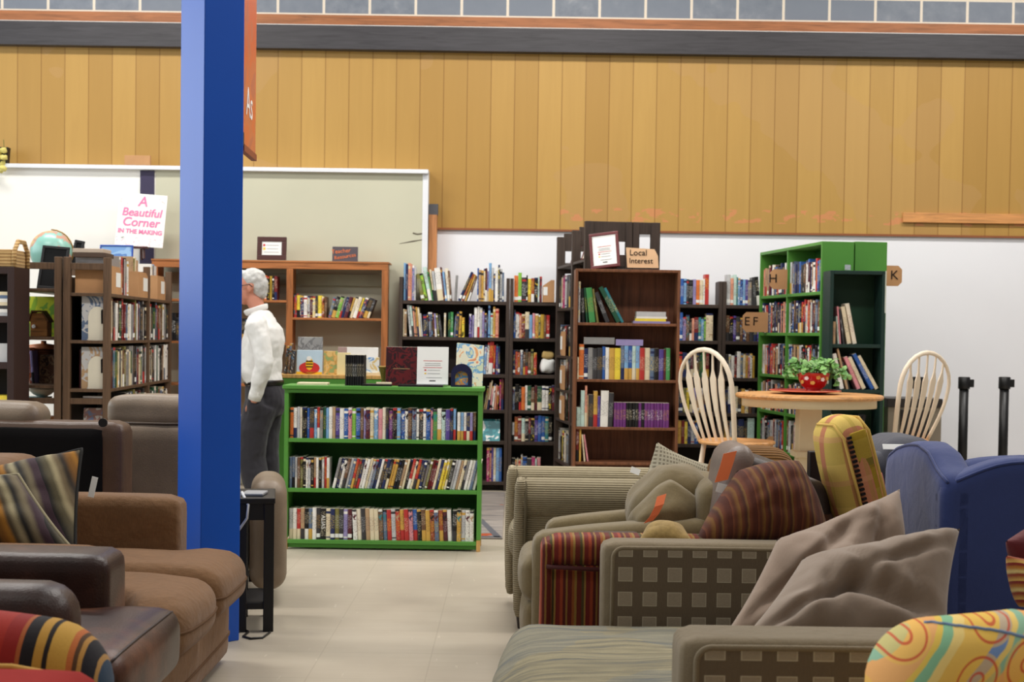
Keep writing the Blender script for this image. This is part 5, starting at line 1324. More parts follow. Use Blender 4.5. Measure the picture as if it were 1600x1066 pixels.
g = G()
ell(g, H(.03, 0, .042), (.094, .083, .086), 22); ell(g, H(.062, 0, .0), (.064, .078, .085), 18); ell(g, H(.07, 0, -.05), (.042, .058, .05), 16)
ell(g, H(-.03, 0, .088), (.06, .062, .034), 14, .3)
hr = remesh(g.build('hair', HAIR, mn, smooth=True), .009, 3)
cl_ = bpy.data.textures.new('hair_clumps', 'CLOUDS'); cl_.noise_scale = .03
dm = hr.modifiers.new('clumps', 'DISPLACE'); dm.texture = cl_; dm.strength = .016; dm.mid_level = .6
gf = mat('glasses_frame', (30, 28, 30), .3, .5)
for s in (-1, 1):
    cc = [H(-.104+.004*abs(math.cos(t_)), s*.034+.024*math.cos(t_), .004+.017*math.sin(t_)) for t_ in [2*PI*k/16 for k in range(16)]]
    G().tube(cc, .0022, 6, closed=True).build('glasses_rim', gf, mn, smooth=True)
    G().tube([H(-.1, s*.058, .008), H(-.05, s*.079, .012), H(.012, s*.084, .012), H(.03, s*.083, -.01)], .0026, 6).build('glasses_arm', gf, mn, smooth=True)
G().tube([H(-.106, -.01, .008), H(-.11, 0, .011), H(-.106, .01, .008)], .0022, 6).build('glasses_bridge', gf, mn, smooth=True)
# shirt
g = G()
g.loft([(.028, 0, .965, .125, .178), (.02, 0, 1.0, .132, .182), (.0, 0, 1.06, .145, .19), (.005, 0, 1.16, .142, .19), (.02, 0, 1.28, .145, .195), (.022, 0, 1.36, .128, .19), (.008, 0, 1.42, .10, .14), (.0, 0, 1.472, .078, .092), (-.012, 0, 1.492, .066, .074)], 24)
for s, a, b, c in ((-1, shn, eln, wrn), (1, shf, elf, wrf)):
    limb(g, [(a[0]+.02, a[1]*.9, a[2]-.005), (a[0]+.02, a[1]*1.12, a[2]-.05), ((a[0]+b[0])/2+.012, (a[1]+b[1])/2*1.02, (a[2]+b[2])/2), b, ((b[0]+c[0])/2, (b[1]+c[1])/2, (b[2]+c[2])/2), c], [.07, .078, .072, .06, .056, .043])
sh_ = remesh(g.build('shirt', SHIRT, mn, smooth=True), .009, 3)
tx = bpy.data.textures.new('shirt_folds', 'CLOUDS'); tx.noise_scale = .09
dm = sh_.modifiers.new('folds', 'DISPLACE'); dm.texture = tx; dm.strength = .02; dm.mid_level = .5
g = G()
g.tube([(-.025+.069*math.cos(t_)-.012*(math.cos(t_) < -.5), .074*math.sin(t_), 1.492+.026*math.cos(t_)) for t_ in [2*PI*k/24 for k in range(24)]], [(.02, .006)]*24, 8, closed=True)
g.build('collar', SHIRT, mn, smooth=True)
for c, b in ((wrn, eln), (wrf, elf)):
    c, b = Vector(c), Vector(b); d = (c-b).normalized()
    G().tube([c-d*.06, c-d*.03, c+d*.006], [.045, .046, .044], 16).build('cuff', SHIRT, mn, smooth=True)
# trousers
g = G()
g.loft([(.035, 0, .76, .12, .17), (.045, 0, .84, .142, .182), (.04, 0, .92, .138, .18), (.028, 0, .99, .126, .176)], 24)
for s in (-1, 1):
    limb(g, [(.03, s*.09, .84), (-.01+.02*s, s*.1, .66), (-.01+.03*s, s*.105, .48), (.025+.012*s, s*.108, .25), (.035, s*.108, .05)], [.118, .112, .10, .094, .088])
for s in (-1, 1): limb(g, [(-.0, s*.15, .92), (-.0, s*.175, .84), (.0, s*.165, .75)], [.045, .062, .05])
tr_ = remesh(g.build('trousers', TROU, mn, smooth=True), .009, 3)
tx = bpy.data.textures.new('trouser_folds', 'CLOUDS'); tx.noise_scale = .12
dm = tr_.modifiers.new('folds', 'DISPLACE'); dm.texture = tx; dm.strength = .022; dm.mid_level = .5
G().tube([(.028+.131*math.cos(t_), .181*math.sin(t_), .99) for t_ in [2*PI*k/28 for k in range(28)]], [(.019, .005)]*28, 8, closed=True).build('belt', SHOE, mn, smooth=True)
for s in (-1, 1):
    g = G(); limb(g, [(.075, s*.108, .045), (.0, s*.11, .05), (-.1, s*.115, .04), (-.185, s*.118, .03)], [.045, .052, .05, .03])
    g.box(-.2, .12, s*.112-.045, s*.112+.045, 0, .022)
    remesh(g.build('shoe', SHOE, mn, smooth=True), .008, 2)
# ------------------------------------------------------------------ upholstery
class Seat:
    def __init__(s, name, label, cat, loc, rz=0.0):
        s.o = thing(name, label, cat, loc, rz); s.l = Vector(loc)
    def soft(s, name, x0, x1, y0, y1, z0, z1, m_, r=.05, puff=(0, 0, 0), n=14, nz=(.003, 6), seed=1, warp=None, label=None, ctr=True):
        c = Vector(((x0+x1)/2, (y0+y1)/2, (z0+z1)/2))
        o = G().soft((x1-x0, y1-y0, z1-z0), (0, 0, 0), r, n, puff, nz, seed, warp=warp).build(name, m_, s.o, loc=c-s.l, smooth=True)
        if label: o['label'] = label
        return o
    def tube(s, name, pts, r, m_, closed=False):
        return G().tube([Vector(p)-s.l for p in pts], r, 8, closed=closed).build(name, m_, s.o, smooth=True)
    def roll(s, name, x0, x1, y, z, r, m_, k=1.0):
        """rolled arm top along x"""
        P_ = [(x0, y, z), (x0+.004, y, z), (x0+.02, y, z), ((x0+x1)/2, y, z), (x1-.02, y, z), (x1, y, z)]
        return G().tube([Vector(p)-s.l for p in P_], [(r*.85, r*.85*k), (r*.94, r*.94*k), (r, r*k), (r, r*k), (r, r*k), (r*.9, r*.9*k)], 24).build(name, m_, s.o, smooth=True)
    def feet(s, x0, x1, y0, y1, m_, h=.06):
        for x in (x0, x1):
            for y in (y0, y1):
                G().lathe([(.02, 0), (.028, h)], 12).build('foot', m_, s.o, loc=Vector((x, y, 0))-s.l)
FOOT = mat('dark_foot', (40, 28, 22), .5)

# --- R1 grey green corduroy armchair
CORD = ribs('sage_corduroy', (166, 154, 126), (112, 100, 76), 'z', .0098)
CORDV = ribs('sage_corduroy_front', (170, 158, 130), (116, 104, 80), 'z', .0098)
YN = 6.5
CB_ = 0
xa = PX(812, 760, YN)
zA = PZ(900, 748, YN)
s = Seat('armchair', 'grey green corduroy armchair with rolled arms nearest the low green bookcase', 'armchair', (xa+.5, 6.9, 0))
for nm, y, xa, zA in (('near', YN+.09, xa, zA-.008), ('far', 7.17, xa-.04, PZ(900, 731, 7.1))):
    s.soft('arm', xa+.02, xa+.92, y-.07, y+.07, .08, zA-.12, CORD, .02)
    s.roll('arm_roll', xa, xa+.92, y, zA-.1, .1, CORD)
    s.soft('arm_front', xa-.02, xa+.03, y-.10, y+.10, .06, zA-.004, CORDV, .04, (.006, 0, 0))
    s.tube('piping', [(xa+.028, y-.102, .1), (xa+.028, y-.102, zA-.09), (xa+.028, y-.08, zA-.03), (xa+.028, y, zA+.0), (xa+.028, y+.08, zA-.03), (xa+.028, y+.1, zA-.1)], .006, mat('cord_piping', (96, 86, 64), .9))
s.soft('seat_base', xa+.03, xa+.9, YN+.15, 7.12, .08, .3, CORD, .03)
s.soft('seat_cushion', xa-.0, xa+.75, YN+.17, 7.09, .29, .46, CORD, .06, (.01, .0, .03))
s.soft('back', xa+.8, xa+1.05, YN+.05, 7.22, .08, PZ(1080, 742, 6.9), CORD, .08, (0, 0, .0))
s.feet(xa+.06, xa+1.0, YN+.06, 7.2, FOOT)
# pillow on it
GRID = NT('grey_grid_weave'); q_ = GRID.xyz()
w1 = GRID.math('MULTIPLY_ADD', GRID.math('SINE', GRID.math('MULTIPLY', q_[0], 2*PI/.014)), .5, .5)
w2 = GRID.math('MULTIPLY_ADD', GRID.math('SINE', GRID.math('MULTIPLY', q_[1], 2*PI/.02)), .5, .5)
ww = GRID.math('MAXIMUM', w1, w2)
GRID.color(GRID.mix(GRID.math('MULTIPLY', ww, .75), lin((104, 96, 80)), lin((184, 176, 154)))); GRID.bump(ww, .5, .003); GRID = GRID.fin(.9, .1)
pillow('throw_pillow', (P(985, 800, 6.78), P(1026, 690, 6.9), P(1118, 728, 7.0), P(1085, 830, 6.9)), .2, GRID, 'grey checked woven pillow on the grey green corduroy armchair', 'pillow', 2, .10, .014, sharp=.5)
tag(G().box(0, .045, -.002, .0, 0, .03).build('paper_tag', PAPER, loc=P(984, 738, 6.74), rot=(R(-20), R(20), 0)), 'white paper tag on the corner of the grey checked pillow', 'tag')

# --- R2 olive suede chair
SUE = fabric('olive_suede', (142, 124, 86), .18, 300, .85, .3, 4, .3)
s = Seat('armchair', 'olive suede armchair with sloping arms between corduroy and red striped chairs', 'armchair', (.55, 5.9, 0))
def slope_warp(k):
    def w(p, u): return (p.x, p.y, p.z + (k*(u[0]) if u[2] > -.5 else 0))
    return w
z1, z2 = PZ(850, 812, 6.1), PZ(850, 836, 5.62)
s.soft('arm', .09, .86, 5.62, 5.8, .06, z2+.035, SUE, .05, (0, .0, .01), 16, warp=slope_warp(.035))
s.soft('arm', .15, .86, 6.08, 6.24, .06, z1+.03, SUE, .05, (0, .0, .01), 16, warp=slope_warp(.035))
s.soft('seat_cushion', .12, .72, 5.79, 6.09, .28, .46, SUE, .07, (.01, 0, .02))
s.soft('footrest', .05, .16, 5.66, 6.2, .28, .465, SUE, .075, (.015, 0, 0), label='rounded footrest front')
s.soft('footrest', .06, .16, 5.66, 6.2, .08, .29, SUE, .06, (.015, 0, 0))
s.soft('back_cushion', .54, .82, 5.78, 6.2, .42, PZ(1070, 741, 5.9), SUE, .12, (.05, 0, .03), 18, (.03, 6), 5)
s.soft('back_cushion', .53, .74, 5.66, 5.94, .46, PZ(1060, 764, 5.75), SUE, .10, (.05, 0, .03), 18, (.04, 7), 8)
s.soft('back', .74, .9, 5.64, 6.22, .1, PZ(1090, 745, 5.9), SUE, .07)
ORT = mat('orange_tag', (255, 128, 76), .6)
g = G(); pts = [P(1034, 774, 5.62), P(1030, 790, 5.60), P(1022, 806, 5.595), P(1013, 816, 5.595)]
v = []; 
for p in pts: v += [p+Vector((-.018, 0, -.006)), p+Vector((.018, 0, .006)), p+Vector((.018, .002, .006)), p+Vector((-.018, .002, -.006))]
f = [(i*4+j, i*4+(j+1) % 4, i*4+4+(j+1) % 4, i*4+4+j) for i in range(3) for j in range(4)]+[(0, 1, 2, 3), (15, 14, 13, 12)]
tag(g.add(v, f).build('price_tag', ORT), 'orange price tag hanging on the olive suede back cushion', 'tag')

# --- R3 striped armchair
RS = [(0, (104, 38, 30)), (.14, (150, 84, 40)), (.22, (150, 116, 56)), (.30, (108, 44, 32)), (.46, (82, 70, 40)), (.54, (160, 122, 62)), (.6, (120, 40, 34)), (.74, (160, 70, 42)), (.84, (92, 34, 30)), (.93, (146, 108, 54))]
STR = stripes('red_gold_stripe', RS, 0, .11)
s = Seat('armchair', 'red and gold striped armchair beside the sofa with square pattern', 'armchair', (.6, 5.4, 0))
zs3 = PZ(900, 841, 5.24)
s.soft('arm', .125, .95, 5.235, 5.43, zs3-.11, zs3, STR, .05, (0, 0, .005))
s.soft('arm_panel', .14, .95, 5.245, 5.42, .08, zs3-.1, STR, .02)
s.soft('arm_front', .115, .16, 5.235, 5.43, .08, zs3-.02, STR, .04)
s.soft('seat_cushion', .2, .8, 5.42, 5.56, .28, .45, STR, .05)
s.tube('piping', [(.135, 5.232, zs3-.105), (.3, 5.228, zs3-.112), (.6, 5.228, zs3-.112), (.94, 5.23, zs3-.112)], .008, mat('dark_piping', (70, 26, 24), .8))
s.soft('headrest_strap', PX(926, 838, 5.4), PX(1004, 838, 5.4), 5.44, 5.56, .5, PZ(960, 832, 5.5), leather('brown_strap', (70, 50, 42)), .02)
# taupe leather recliner back
TL = leather('taupe_leather', (126, 110, 100), .42, .12)
s = Seat('recliner', 'taupe leather recliner back with an orange tag among the crowded right chairs', 'recliner', (1.1, 5.62, 0))
def lean_w(p, u): return (p.x + .10*(u[2]+1)*.5, p.y, p.z)
zl = PZ(1160, 694, 5.62)
s.soft('back', .74, .90, 5.50, 5.9, .12, zl, TL, .075, (.0, 0, .0), 18, (.006, 5), 3, lambda p, u: (p.x+.05*(u[2]+.6)+.0, p.y, p.z-.10*max(0, u[0])**2*(u[2] > 0)))
s.soft('headrest', .86, 1.24, 5.51, 5.9, zl-.25, zl-.085, leather('dark_brown_leather', (62, 50, 44), .45, .15), .05, (0, 0, .01), 14, (.004, 6), 2, lambda p, u: (p.x, p.y, p.z-.07*u[0]))
s.soft('seat', .95, 1.5, 5.5, 6.1, .1, .46, TL, .08, (0, 0, .03))
tgp = [P(1141, 707, 5.44), P(1136, 725, 5.435), P(1127, 752, 5.43)]
g = G(); v = []
for p in tgp: v += [p+Vector((-.025, 0, -.006)), p+Vector((.025, 0, .006)), p+Vector((.025, .002, .006)), p+Vector((-.025, .002, -.006))]
f = [(i*4+j, i*4+(j+1) % 4, i*4+4+(j+1) % 4, i*4+4+j) for i in range(2) for j in range(4)]+[(0, 1, 2, 3), (11, 10, 9, 8)]
tag(g.add(v, f).build('price_tag', ORT), 'orange price tag hanging on the taupe leather recliner back', 'tag')
tag(G().box(0, .045, -.002, 0, 0, .035).build('paper_tag', PAPER, loc=P(1118, 768, 5.43), rot=(0, R(15), 0)), 'white tag end below the orange tag on the taupe recliner', 'tag')
# brown ribbed chair behind it
s = Seat('armchair', 'brown ribbed tweed chair back rising behind the taupe recliner', 'armchair', (1.2, 6.5, 0))
BRT = ribs('brown_rib', (142, 102, 56), (84, 56, 28), 'yz', .022)
s.soft('back', PX(1108, 700, 6.4), PX(1245, 700, 6.4), 6.3, 6.55, .15, PZ(1170, 704, 6.4), BRT, .1, (0, 0, .02))
s.soft('seat', .95, 1.45, 6.5, 6.75, .1, .42, BRT, .06)

# big striped pillow
BS = [(0, (118, 66, 42)), (.12, (92, 50, 34)), (.3, (128, 88, 44)), (.36, (104, 56, 36)), (.52, (76, 42, 32)), (.62, (126, 90, 48)), (.67, (112, 62, 40)), (.85, (86, 44, 32))]
BST = stripes('rust_stripe', BS, 0, .085, 0, .006, warp=.02)
pillow('back_pillow', (P(1085, 856, 5.29), P(1152, 736, 5.4), P(1248, 720, 5.45), P(1296, 862, 5.36)), .34, BST, 'large rust and brown striped cushion behind the square patterned sofa arm', 'cushion', 9, -.09, .03, sharp=.5)
pillow('throw_pillow', (P(995, 850, 5.2), P(1010, 826, 5.34), P(1066, 824, 5.34), P(1085, 850, 5.2)), .1, fabric('tan_floral', (190, 158, 96), .25, 60, .9, .2, 14), 'small tan pillow tucked between olive and striped chairs', 'pillow', 4, .05, .01)
pillow('throw_pillow', (P(1255, 860, 5.5), P(1262, 800, 5.6), P(1300, 795, 5.6), P(1312, 850, 5.5)), .12, fabric('rust_fabric', (104, 62, 38), .2), 'rust brown cushion corner right of the large striped cushion', 'cushion', 6)

# yellow plaid box cushion
def plaid():
    t = NT('yellow_plaid'); q = t.xyz()
    def band(v, per, off, lo): 
        f = t.math('FRACT', t.math('ADD', t.math('DIVIDE', v, per), off)); return t.math('LESS_THAN', f, lo)
    h = t.math('ADD', q[0], t.math('MULTIPLY', q[1], 1.0))
    c = t.mix(band(q[2], .17, .1, .5), lin((234, 202, 112)), lin((218, 188, 100)))
    c = t.mix(t.math('MULTIPLY', band(q[1], .11, .2, .3), .85), c, lin((204, 122, 104)))
    c = t.mix(t.math('MULTIPLY', band(q[0], .06, .0, .3), .35), c, lin((170, 150, 60)))
    c = t.mix(t.math('MULTIPLY', band(q[2], .17, .6, .12), .5), c, lin((222, 160, 120)))
    n = t.noise(260, 2)
    t.color(t.mix(t.math('MULTIPLY', n, .2), c, lin((130, 108, 54)))); t.bump(n, .2, .003)
    return t.fin(.9, .1)
PLD = plaid()
bt = thing('box_cushion', 'yellow and pink plaid box cushion standing on edge beside the blue chair', 'cushion', P(1352, 838, 5.55), R(18))
bt.rotation_euler = (R(0), R(-17), R(18))
G().soft((.15, .22, .50), (0, 0, .22), .06, 16, (.03, .01, .02), (.004, 6), 3).build('cushion_body', PLD, bt, smooth=True)
STRIP = stripes('olive_yellow_plaid', [(0, (182, 150, 46)), (.4, (164, 134, 44)), (.46, (140, 122, 50)), (.6, (192, 162, 64))], 2, .2)
G().soft((.075, .02, .42), (.012, -.109, .22), .008, 6).build('boxing_strip', STRIP, bt, smooth=True)['label'] = 'olive yellow boxing strip'
g = G()
for k in range(22): g.box(-.042, -.024, -.126, -.117, .025+k*.0185, .034+k*.0185)
g.build('stitching', INK, bt)
for x in (-.05, .06): G().tube([(x, -.11, .01), (x, -.117, .2), (x, -.111, .42), (x, -.06, .468), (x, .06, .466)], .006, 8).build('piping', mat('yellow_piping', (214, 176, 90), .8), bt, smooth=True)
pillow('throw_pillow', (P(1358, 800, 5.6), P(1352, 742, 5.65), P(1378, 738, 5.65), P(1392, 800, 5.6)), .1, fabric('coral_fabric', (206, 104, 92), .12), 'coral pink cushion sliver between plaid cushion and blue chair', 'cushion', 3)
tag(G().box(0, .06, 0, .06, 0, PZ(1270, 706, 6.0)).build('black_post', BLACK, loc=(PX(1265, 740, 6.0), 6.0, 0), bevel=.004), 'black square furniture leg standing left of the plaid cushion', 'post')

# --- grey and blue chairs
s = Seat('armchair', 'dark grey upholstered chair behind the blue chair, white tag on top', 'armchair', (PX(1395, 700, 6.45)+.2, 6.6, 0))
GRY = fabric('charcoal_fabric', (84, 84, 92), .1)
xg = PX(1366, 720, 6.4)
s.soft('back', xg, xg+.26, 6.4, 6.9, .2, PZ(1400, 685, 6.4), GRY, .1, (0, 0, .0), 16, warp=lambda p, u: (p.x+.05*u[2], p.y, p.z))
s.soft('seat', xg+.15, xg+.7, 6.4, 6.9, .1, .45, GRY, .08, (0, 0, .02))
s.soft('arm', xg-.1, xg+.15, 6.42, 6.6, .3, PZ(1350, 708, 6.4), GRY, .08)
tag(G().box(-.055, .055, -.003, 0, 0, .028).build('paper_tag', PAPER, loc=P(1399, 703, 6.415), rot=(R(-35), 0, 0), bevel=.01), 'white paper tag on top of the dark grey chair', 'tag')
BLU = fabric('blue_twill', (58, 71, 124), .08, 420, .85, .2, 2.5, .25)
X0, Y0 = PX(1474, 748, 5.28), 5.28
s = Seat('wing_chair', 'blue upholstered camelback wing chair facing away at the right', 'armchair', (X0+.4, 5.7, 0))
zc = PZ(1480, 747, Y0)
# outside back with a waved top edge
def zback(x):
    x = max(0, min(.86, x)); return zc+.018*math.sin(min(1, x/.22)*PI*.5)+.055*math.sin(PI*min(1, max(0, (x-.02)/.82)))-.012*math.cos(x*2*PI/.5)
wy = [(0, PZ(1474, 747, Y0)), (.12, PZ(1462, 728, Y0+.12)), (.24, PZ(1450, 702, Y0+.24)), (.38, PZ(1434, 689, Y0+.38)), (.52, PZ(1418, 689, Y0+.52)), (.68, PZ(1400, 695, Y0+.68)), (.8, PZ(1388, 706, Y0+.8)), (.86, PZ(1382, 722, Y0+.86))]
def zwing(y):
    y = max(0, min(.86, y))
    for (a_, b_), (c_, d_) in zip(wy, wy[1:]):
        if a_ <= y <= c_: 
            k = (y-a_)/(c_-a_); return b_*(1-k)+d_*k
    return wy[-1][1]
def wback(p, u):
    f = (p.z+.4)/.8; return (p.x, p.y, -.4+f*(zback(p.x+.43)-.1))
def wwing(p, u):
    f = (p.z+.4)/.8; return (p.x, p.y, -.4+f*(zwing(p.y+.43)-.1))
bk = G().soft((.86, .14, .8), (0, 0, .4), .045, 22, warp=wback).build('back', BLU, s.o, loc=Vector((X0+.43, Y0+.07, .1))-s.l, smooth=True)
wl = G().soft((.15, .86, .8), (0, 0, .4), .05, 22, warp=wwing).build('wing', BLU, s.o, loc=Vector((X0+.075, Y0+.43, .1))-s.l, smooth=True)
wr_ = G().soft((.15, .86, .8), (0, 0, .4), .05, 22, warp=wwing).build('wing', BLU, s.o, loc=Vector((X0+.785, Y0+.43, .1))-s.l, smooth=True)
seam('piping', [wl], [(X0+.01, Y0+a_, b_-.012) for a_, b_ in wy], .006, BLU, .002)
seam('piping', [bk], [(X0+x/20, Y0+.008, zback(x/20)-.015) for x in range(1, 18)], .006, BLU, .002, n=3)
s.soft('back_cushion', X0+.08, X0+.78, Y0+.1, Y0+.32, .4, PZ(1500, 722, Y0+.2), BLU, .1, (0, .02, .03))
s.soft('seat_cushion', X0+.1, X0+.76, Y0+.28, Y0+.86, .25, .48, BLU, .07, (0, 0, .03))
s.feet(X0+.06, X0+.8, Y0+.06, Y0+.8, FOOT, .11)

# --- R4 sofa with squares
def squares(name, base, sq, pitch=.087, size=.58):
    t = NT(name); q = t.xyz()
    def cell(v, off):
        f = t.math('FRACT', t.math('ADD', t.math('DIVIDE', v, pitch), off)); return t.math('LESS_THAN', t.math('ABSOLUTE', t.math('SUBTRACT', f, .5)), size/2), t.math('GREATER_THAN', t.math('ABSOLUTE', t.math('SUBTRACT', f, .5)), size/2-.035)
    a, ea = cell(q[0], .3); b, eb = cell(q[2], .38)
    inn = t.math('MULTIPLY', a, b); edge = t.math('MULTIPLY', inn, t.math('MAXIMUM', ea, eb))
    n = t.noise(1, 3, t.scaled((140, 140, 500)))
    w = t.noise(1, 2, t.scaled((400, 400, 60)))
    bc = t.mix(t.math('MULTIPLY', w, .5), lin(base), lin(sh(base, .7)))
    c = t.mix(t.math('MULTIPLY', inn, t.math('MULTIPLY_ADD', n, .5, .45)), bc, lin(sq))
    c = t.mix(t.math('MULTIPLY', edge, .55), c, lin((188, 178, 154)))
    t.color(c); t.bump(t.math('ADD', n, inn), .15, .003)
    return t.fin(.9, .12, 0, .1)
SQ = squares('squares_upholstery', (112, 97, 78), (166, 152, 130))
WELT = fabric('taupe_welt', (140, 124, 98), .12)
SE = NT('streaked_seat'); n_ = SE.noise(1, 5, SE.scaled((2.2, 26, 8)), .6, .4); n2_ = SE.noise(1.6, 3); n3_ = SE.noise(1, 2, SE.scaled((300, 60, 60)))
SE.color(SE.mix(SE.math('MULTIPLY', n3_, .25), SE.mix(SE.math('MULTIPLY', SE.math('GREATER_THAN', n2_, .5), .35), SE.ramp(n_, [(.32, (96, 98, 94)), (.45, (130, 122, 98)), (.58, (156, 146, 116)), (.72, (118, 116, 102))]), lin((112, 118, 118))), lin((78, 72, 60))))
SE.bump(n_, .6, .014); SE = SE.fin(.9, .1, 0, .1)
zR = PZ(1000, 849, 5.05)
s = Seat('sofa', 'taupe loveseat patterned with pale squares, streaked seat, in the right foreground', 'sofa', (.75, 4.3, 0))
xf, xn = PX(941, 870, 5.05), PX(1056, 1010, 3.44)
zR0 = zR
for x0, y0, y1, zR in ((xf, 5.05, 5.22, zR0), (xn+.012, 3.44, 3.66, PZ(1200, 1002, 3.44))):
    s.soft('arm', x0, x0+1.0, y0+.004, y1, .06, zR, WELT, .04, (0, 0, 0), 18, (0, 1))
    def cr(x, z, r): return [(x+r-r*math.cos(PI/2*k/6), z-r+r*math.sin(PI/2*k/6)) for k in range(7)]
    c4 = cr(-.46, zR-.02-.06, .035)
    G().prism([(.49, 0), (-.46, 0)]+c4+[(.49, zR-.08)], -.003, .012).build('side_panel', SQ, s.o, loc=Vector((x0+.5, y0, .06))-s.l)['label'] = 'panel of pale squares'
    s.tube('welt', [(x0+.5+x, y0+.004, .06+z) for x, z in [(-.462, .02)]+c4+[(-.2, zR-.079), (.49, zR-.079)]], .009, WELT)
s.soft('seat_base', .10, 1.2, 3.6, 5.05, .06, .2, SE, .04)
s.soft('seat_cushion', .0, 1.1, 3.62, 5.06, .14, .335, SE, .085, (.05, 0, .025), 26, (.012, 5), 2)
s.soft('back', 1.14, 1.36, 3.5, 5.2, .1, .5, SQ, .07)
s.feet(.3, 1.3, 3.55, 5.1, FOOT)
TP1 = fabric('taupe_linen', (150, 131, 114), .07, 500, .9, .15, 5, .25)
TP2 = fabric('warm_taupe_linen', (156, 134, 116), .07, 500, .9, .15, 5, .25)
pillow('scatter_cushion', (P(1112, 1020, 4.5), P(1215, 842, 4.75), P(1406, 764, 4.95), P(1440, 930, 4.7)), .22, TP2, 'rear taupe linen cushion on the loveseat, its corner touching the blue chair', 'cushion', 15, .07, .035, sharp=.5, folds=[(-.3, .1, .9, .05, .16, .8), (.55, .1, 1.5, .05, .1, .8)])
pillow('scatter_cushion', (P(1118, 1040, 3.95), P(1255, 872, 4.3), P(1500, 826, 4.45), P(1484, 1020, 4.1)), .27, TP1, 'front taupe linen cushion lying across the loveseat seat', 'cushion', 22, .07, .045, sharp=.5, folds=[(.25, -.25, -.55, .075, .16, .7), (-.45, -.3, .8, .06, .12, .6), (.5, .45, .35, .035, .1, .6)])

# --- maroon pillow, striped bolster, bright armchair at the right edge
pillow('throw_pillow', (P(1598, 918, 4.3), P(1572, 846, 4.3), P(1640, 800, 4.4), P(1670, 900, 4.4)), .1, fabric('maroon_velvet', (110, 40, 44), .15, 300, .7), 'maroon velvet pillow corner at the right edge above the striped cushion', 'pillow', 3, .03)
GS = [(0, (222, 178, 96)), (.35, (150, 60, 40)), (.5, (226, 200, 130)), (.75, (186, 120, 50)), (.9, (140, 50, 40))]
pillow('throw_pillow', (P(1592, 948, 4.2), P(1572, 868, 4.2), P(1650, 880, 4.25), P(1650, 960, 4.2)), .14, stripes('gold_red_stripe', GS, 1, .05, warp=.01), 'gold and red striped cushion under the maroon pillow', 'cushion', 5, .03)
tag(G().soft((.5, .5, .36), (0, 0, 0), .08, 10, (0, 0, .02)).build('ottoman', mat('dark_ottoman', (30, 26, 34), .8), loc=(PX(1570, 960, 4.3)+.27, 4.4, .27), smooth=True), 'dark upholstered ottoman under the striped cushion at the right edge', 'ottoman') if False else None
BR = NT('bright_pattern')
def bright():
    t = BR; mp = t.node('ShaderNodeMapping'); mp.inputs['Scale'].default_value = (1.0, 1, 1); mp.inputs['Rotation'].default_value = (0, R(-42), 0)
    t.l.new(t.tc.outputs['Object'], mp.inputs[0])
    sp = t.node('ShaderNodeSeparateXYZ'); t.l.new(mp.outputs[0], sp.inputs[0])
    x = t.math('ADD', sp.outputs[0], t.math('MULTIPLY', t.math('SUBTRACT', t.noise(5, 2), .5), .05))
    f = t.math('FRACT', t.math('DIVIDE', x, .15))
    c = t.ramp(f, [(0, (236, 192, 96)), (.26, (122, 150, 196)), (.36, (238, 206, 118)), (.42, (150, 190, 160)), (.5, (238, 176, 110)), (.74, (232, 196, 90)), (.8, (140, 190, 150)), (.9, (240, 210, 130))], 'CONSTANT')
    # red scrolls: rings round scattered centres
    vo = t.node('ShaderNodeTexVoronoi'); vo.inputs['Scale'].default_value = 9.5; cx_ = t.node('ShaderNodeCombineXYZ'); t.l.new(sp.outputs[0], cx_.inputs[0]); t.setv(cx_.inputs[1], t.math('MULTIPLY', sp.outputs[2], .62)); t.l.new(cx_.outputs[0], vo.inputs['Vector']); vo.voronoi_dimensions = '2D'; vo.inputs['Randomness'].default_value = .7
    d = vo.outputs['Distance']
    ring = t.math('LESS_THAN', t.math('ABSOLUTE', t.math('SUBTRACT', t.math('FRACT', t.math('MULTIPLY', d, 5.0)), .5)), .09)
    ring = t.math('MULTIPLY', ring, t.math('LESS_THAN', d, .42))
    near = t.math('LESS_THAN', d, .36)
    c = t.mix(t.math('MULTIPLY', near, .55), c, lin((240, 196, 90)))
    c = t.mix(t.math('MULTIPLY', ring, .85), c, lin((206, 82, 60)))
    t.color(c); t.bump(t.noise(300, 2), .2, .003)
    return t.fin(.85, .12)
BRM = bright()
s = Seat('armchair', 'bright yellow orange scroll patterned armchair in the lower right corner', 'armchair', (1.25, 3.0, 0))
xb = PX(1366, 1040, 2.95)
zb_ = PZ(1470, 940, 3.1)
ba = s.soft('arm', xb, xb+.62, 2.86, 3.14, .1, zb_, BRM, .13, (0, 0, 0), 20, (.003, 5), 2, lambda p, u: (p.x, p.y, p.z-.035*max(0, u[0])-.03*max(0, -u[0])))
s.soft('back', xb+.55, xb+.85, 2.3, 3.14, .1, .95, BRM, .12)
s.soft('seat_cushion', xb+.02, xb+.6, 2.3, 2.86, .2, .48, BRM, .08)
seam('piping', [ba], [P(1440, 944, 2.98), P(1500, 946, 2.93), P(1560, 960, 2.9), P(1640, 1000, 2.87)], .004, mat('blue_piping', (116, 138, 170), .8), .0)

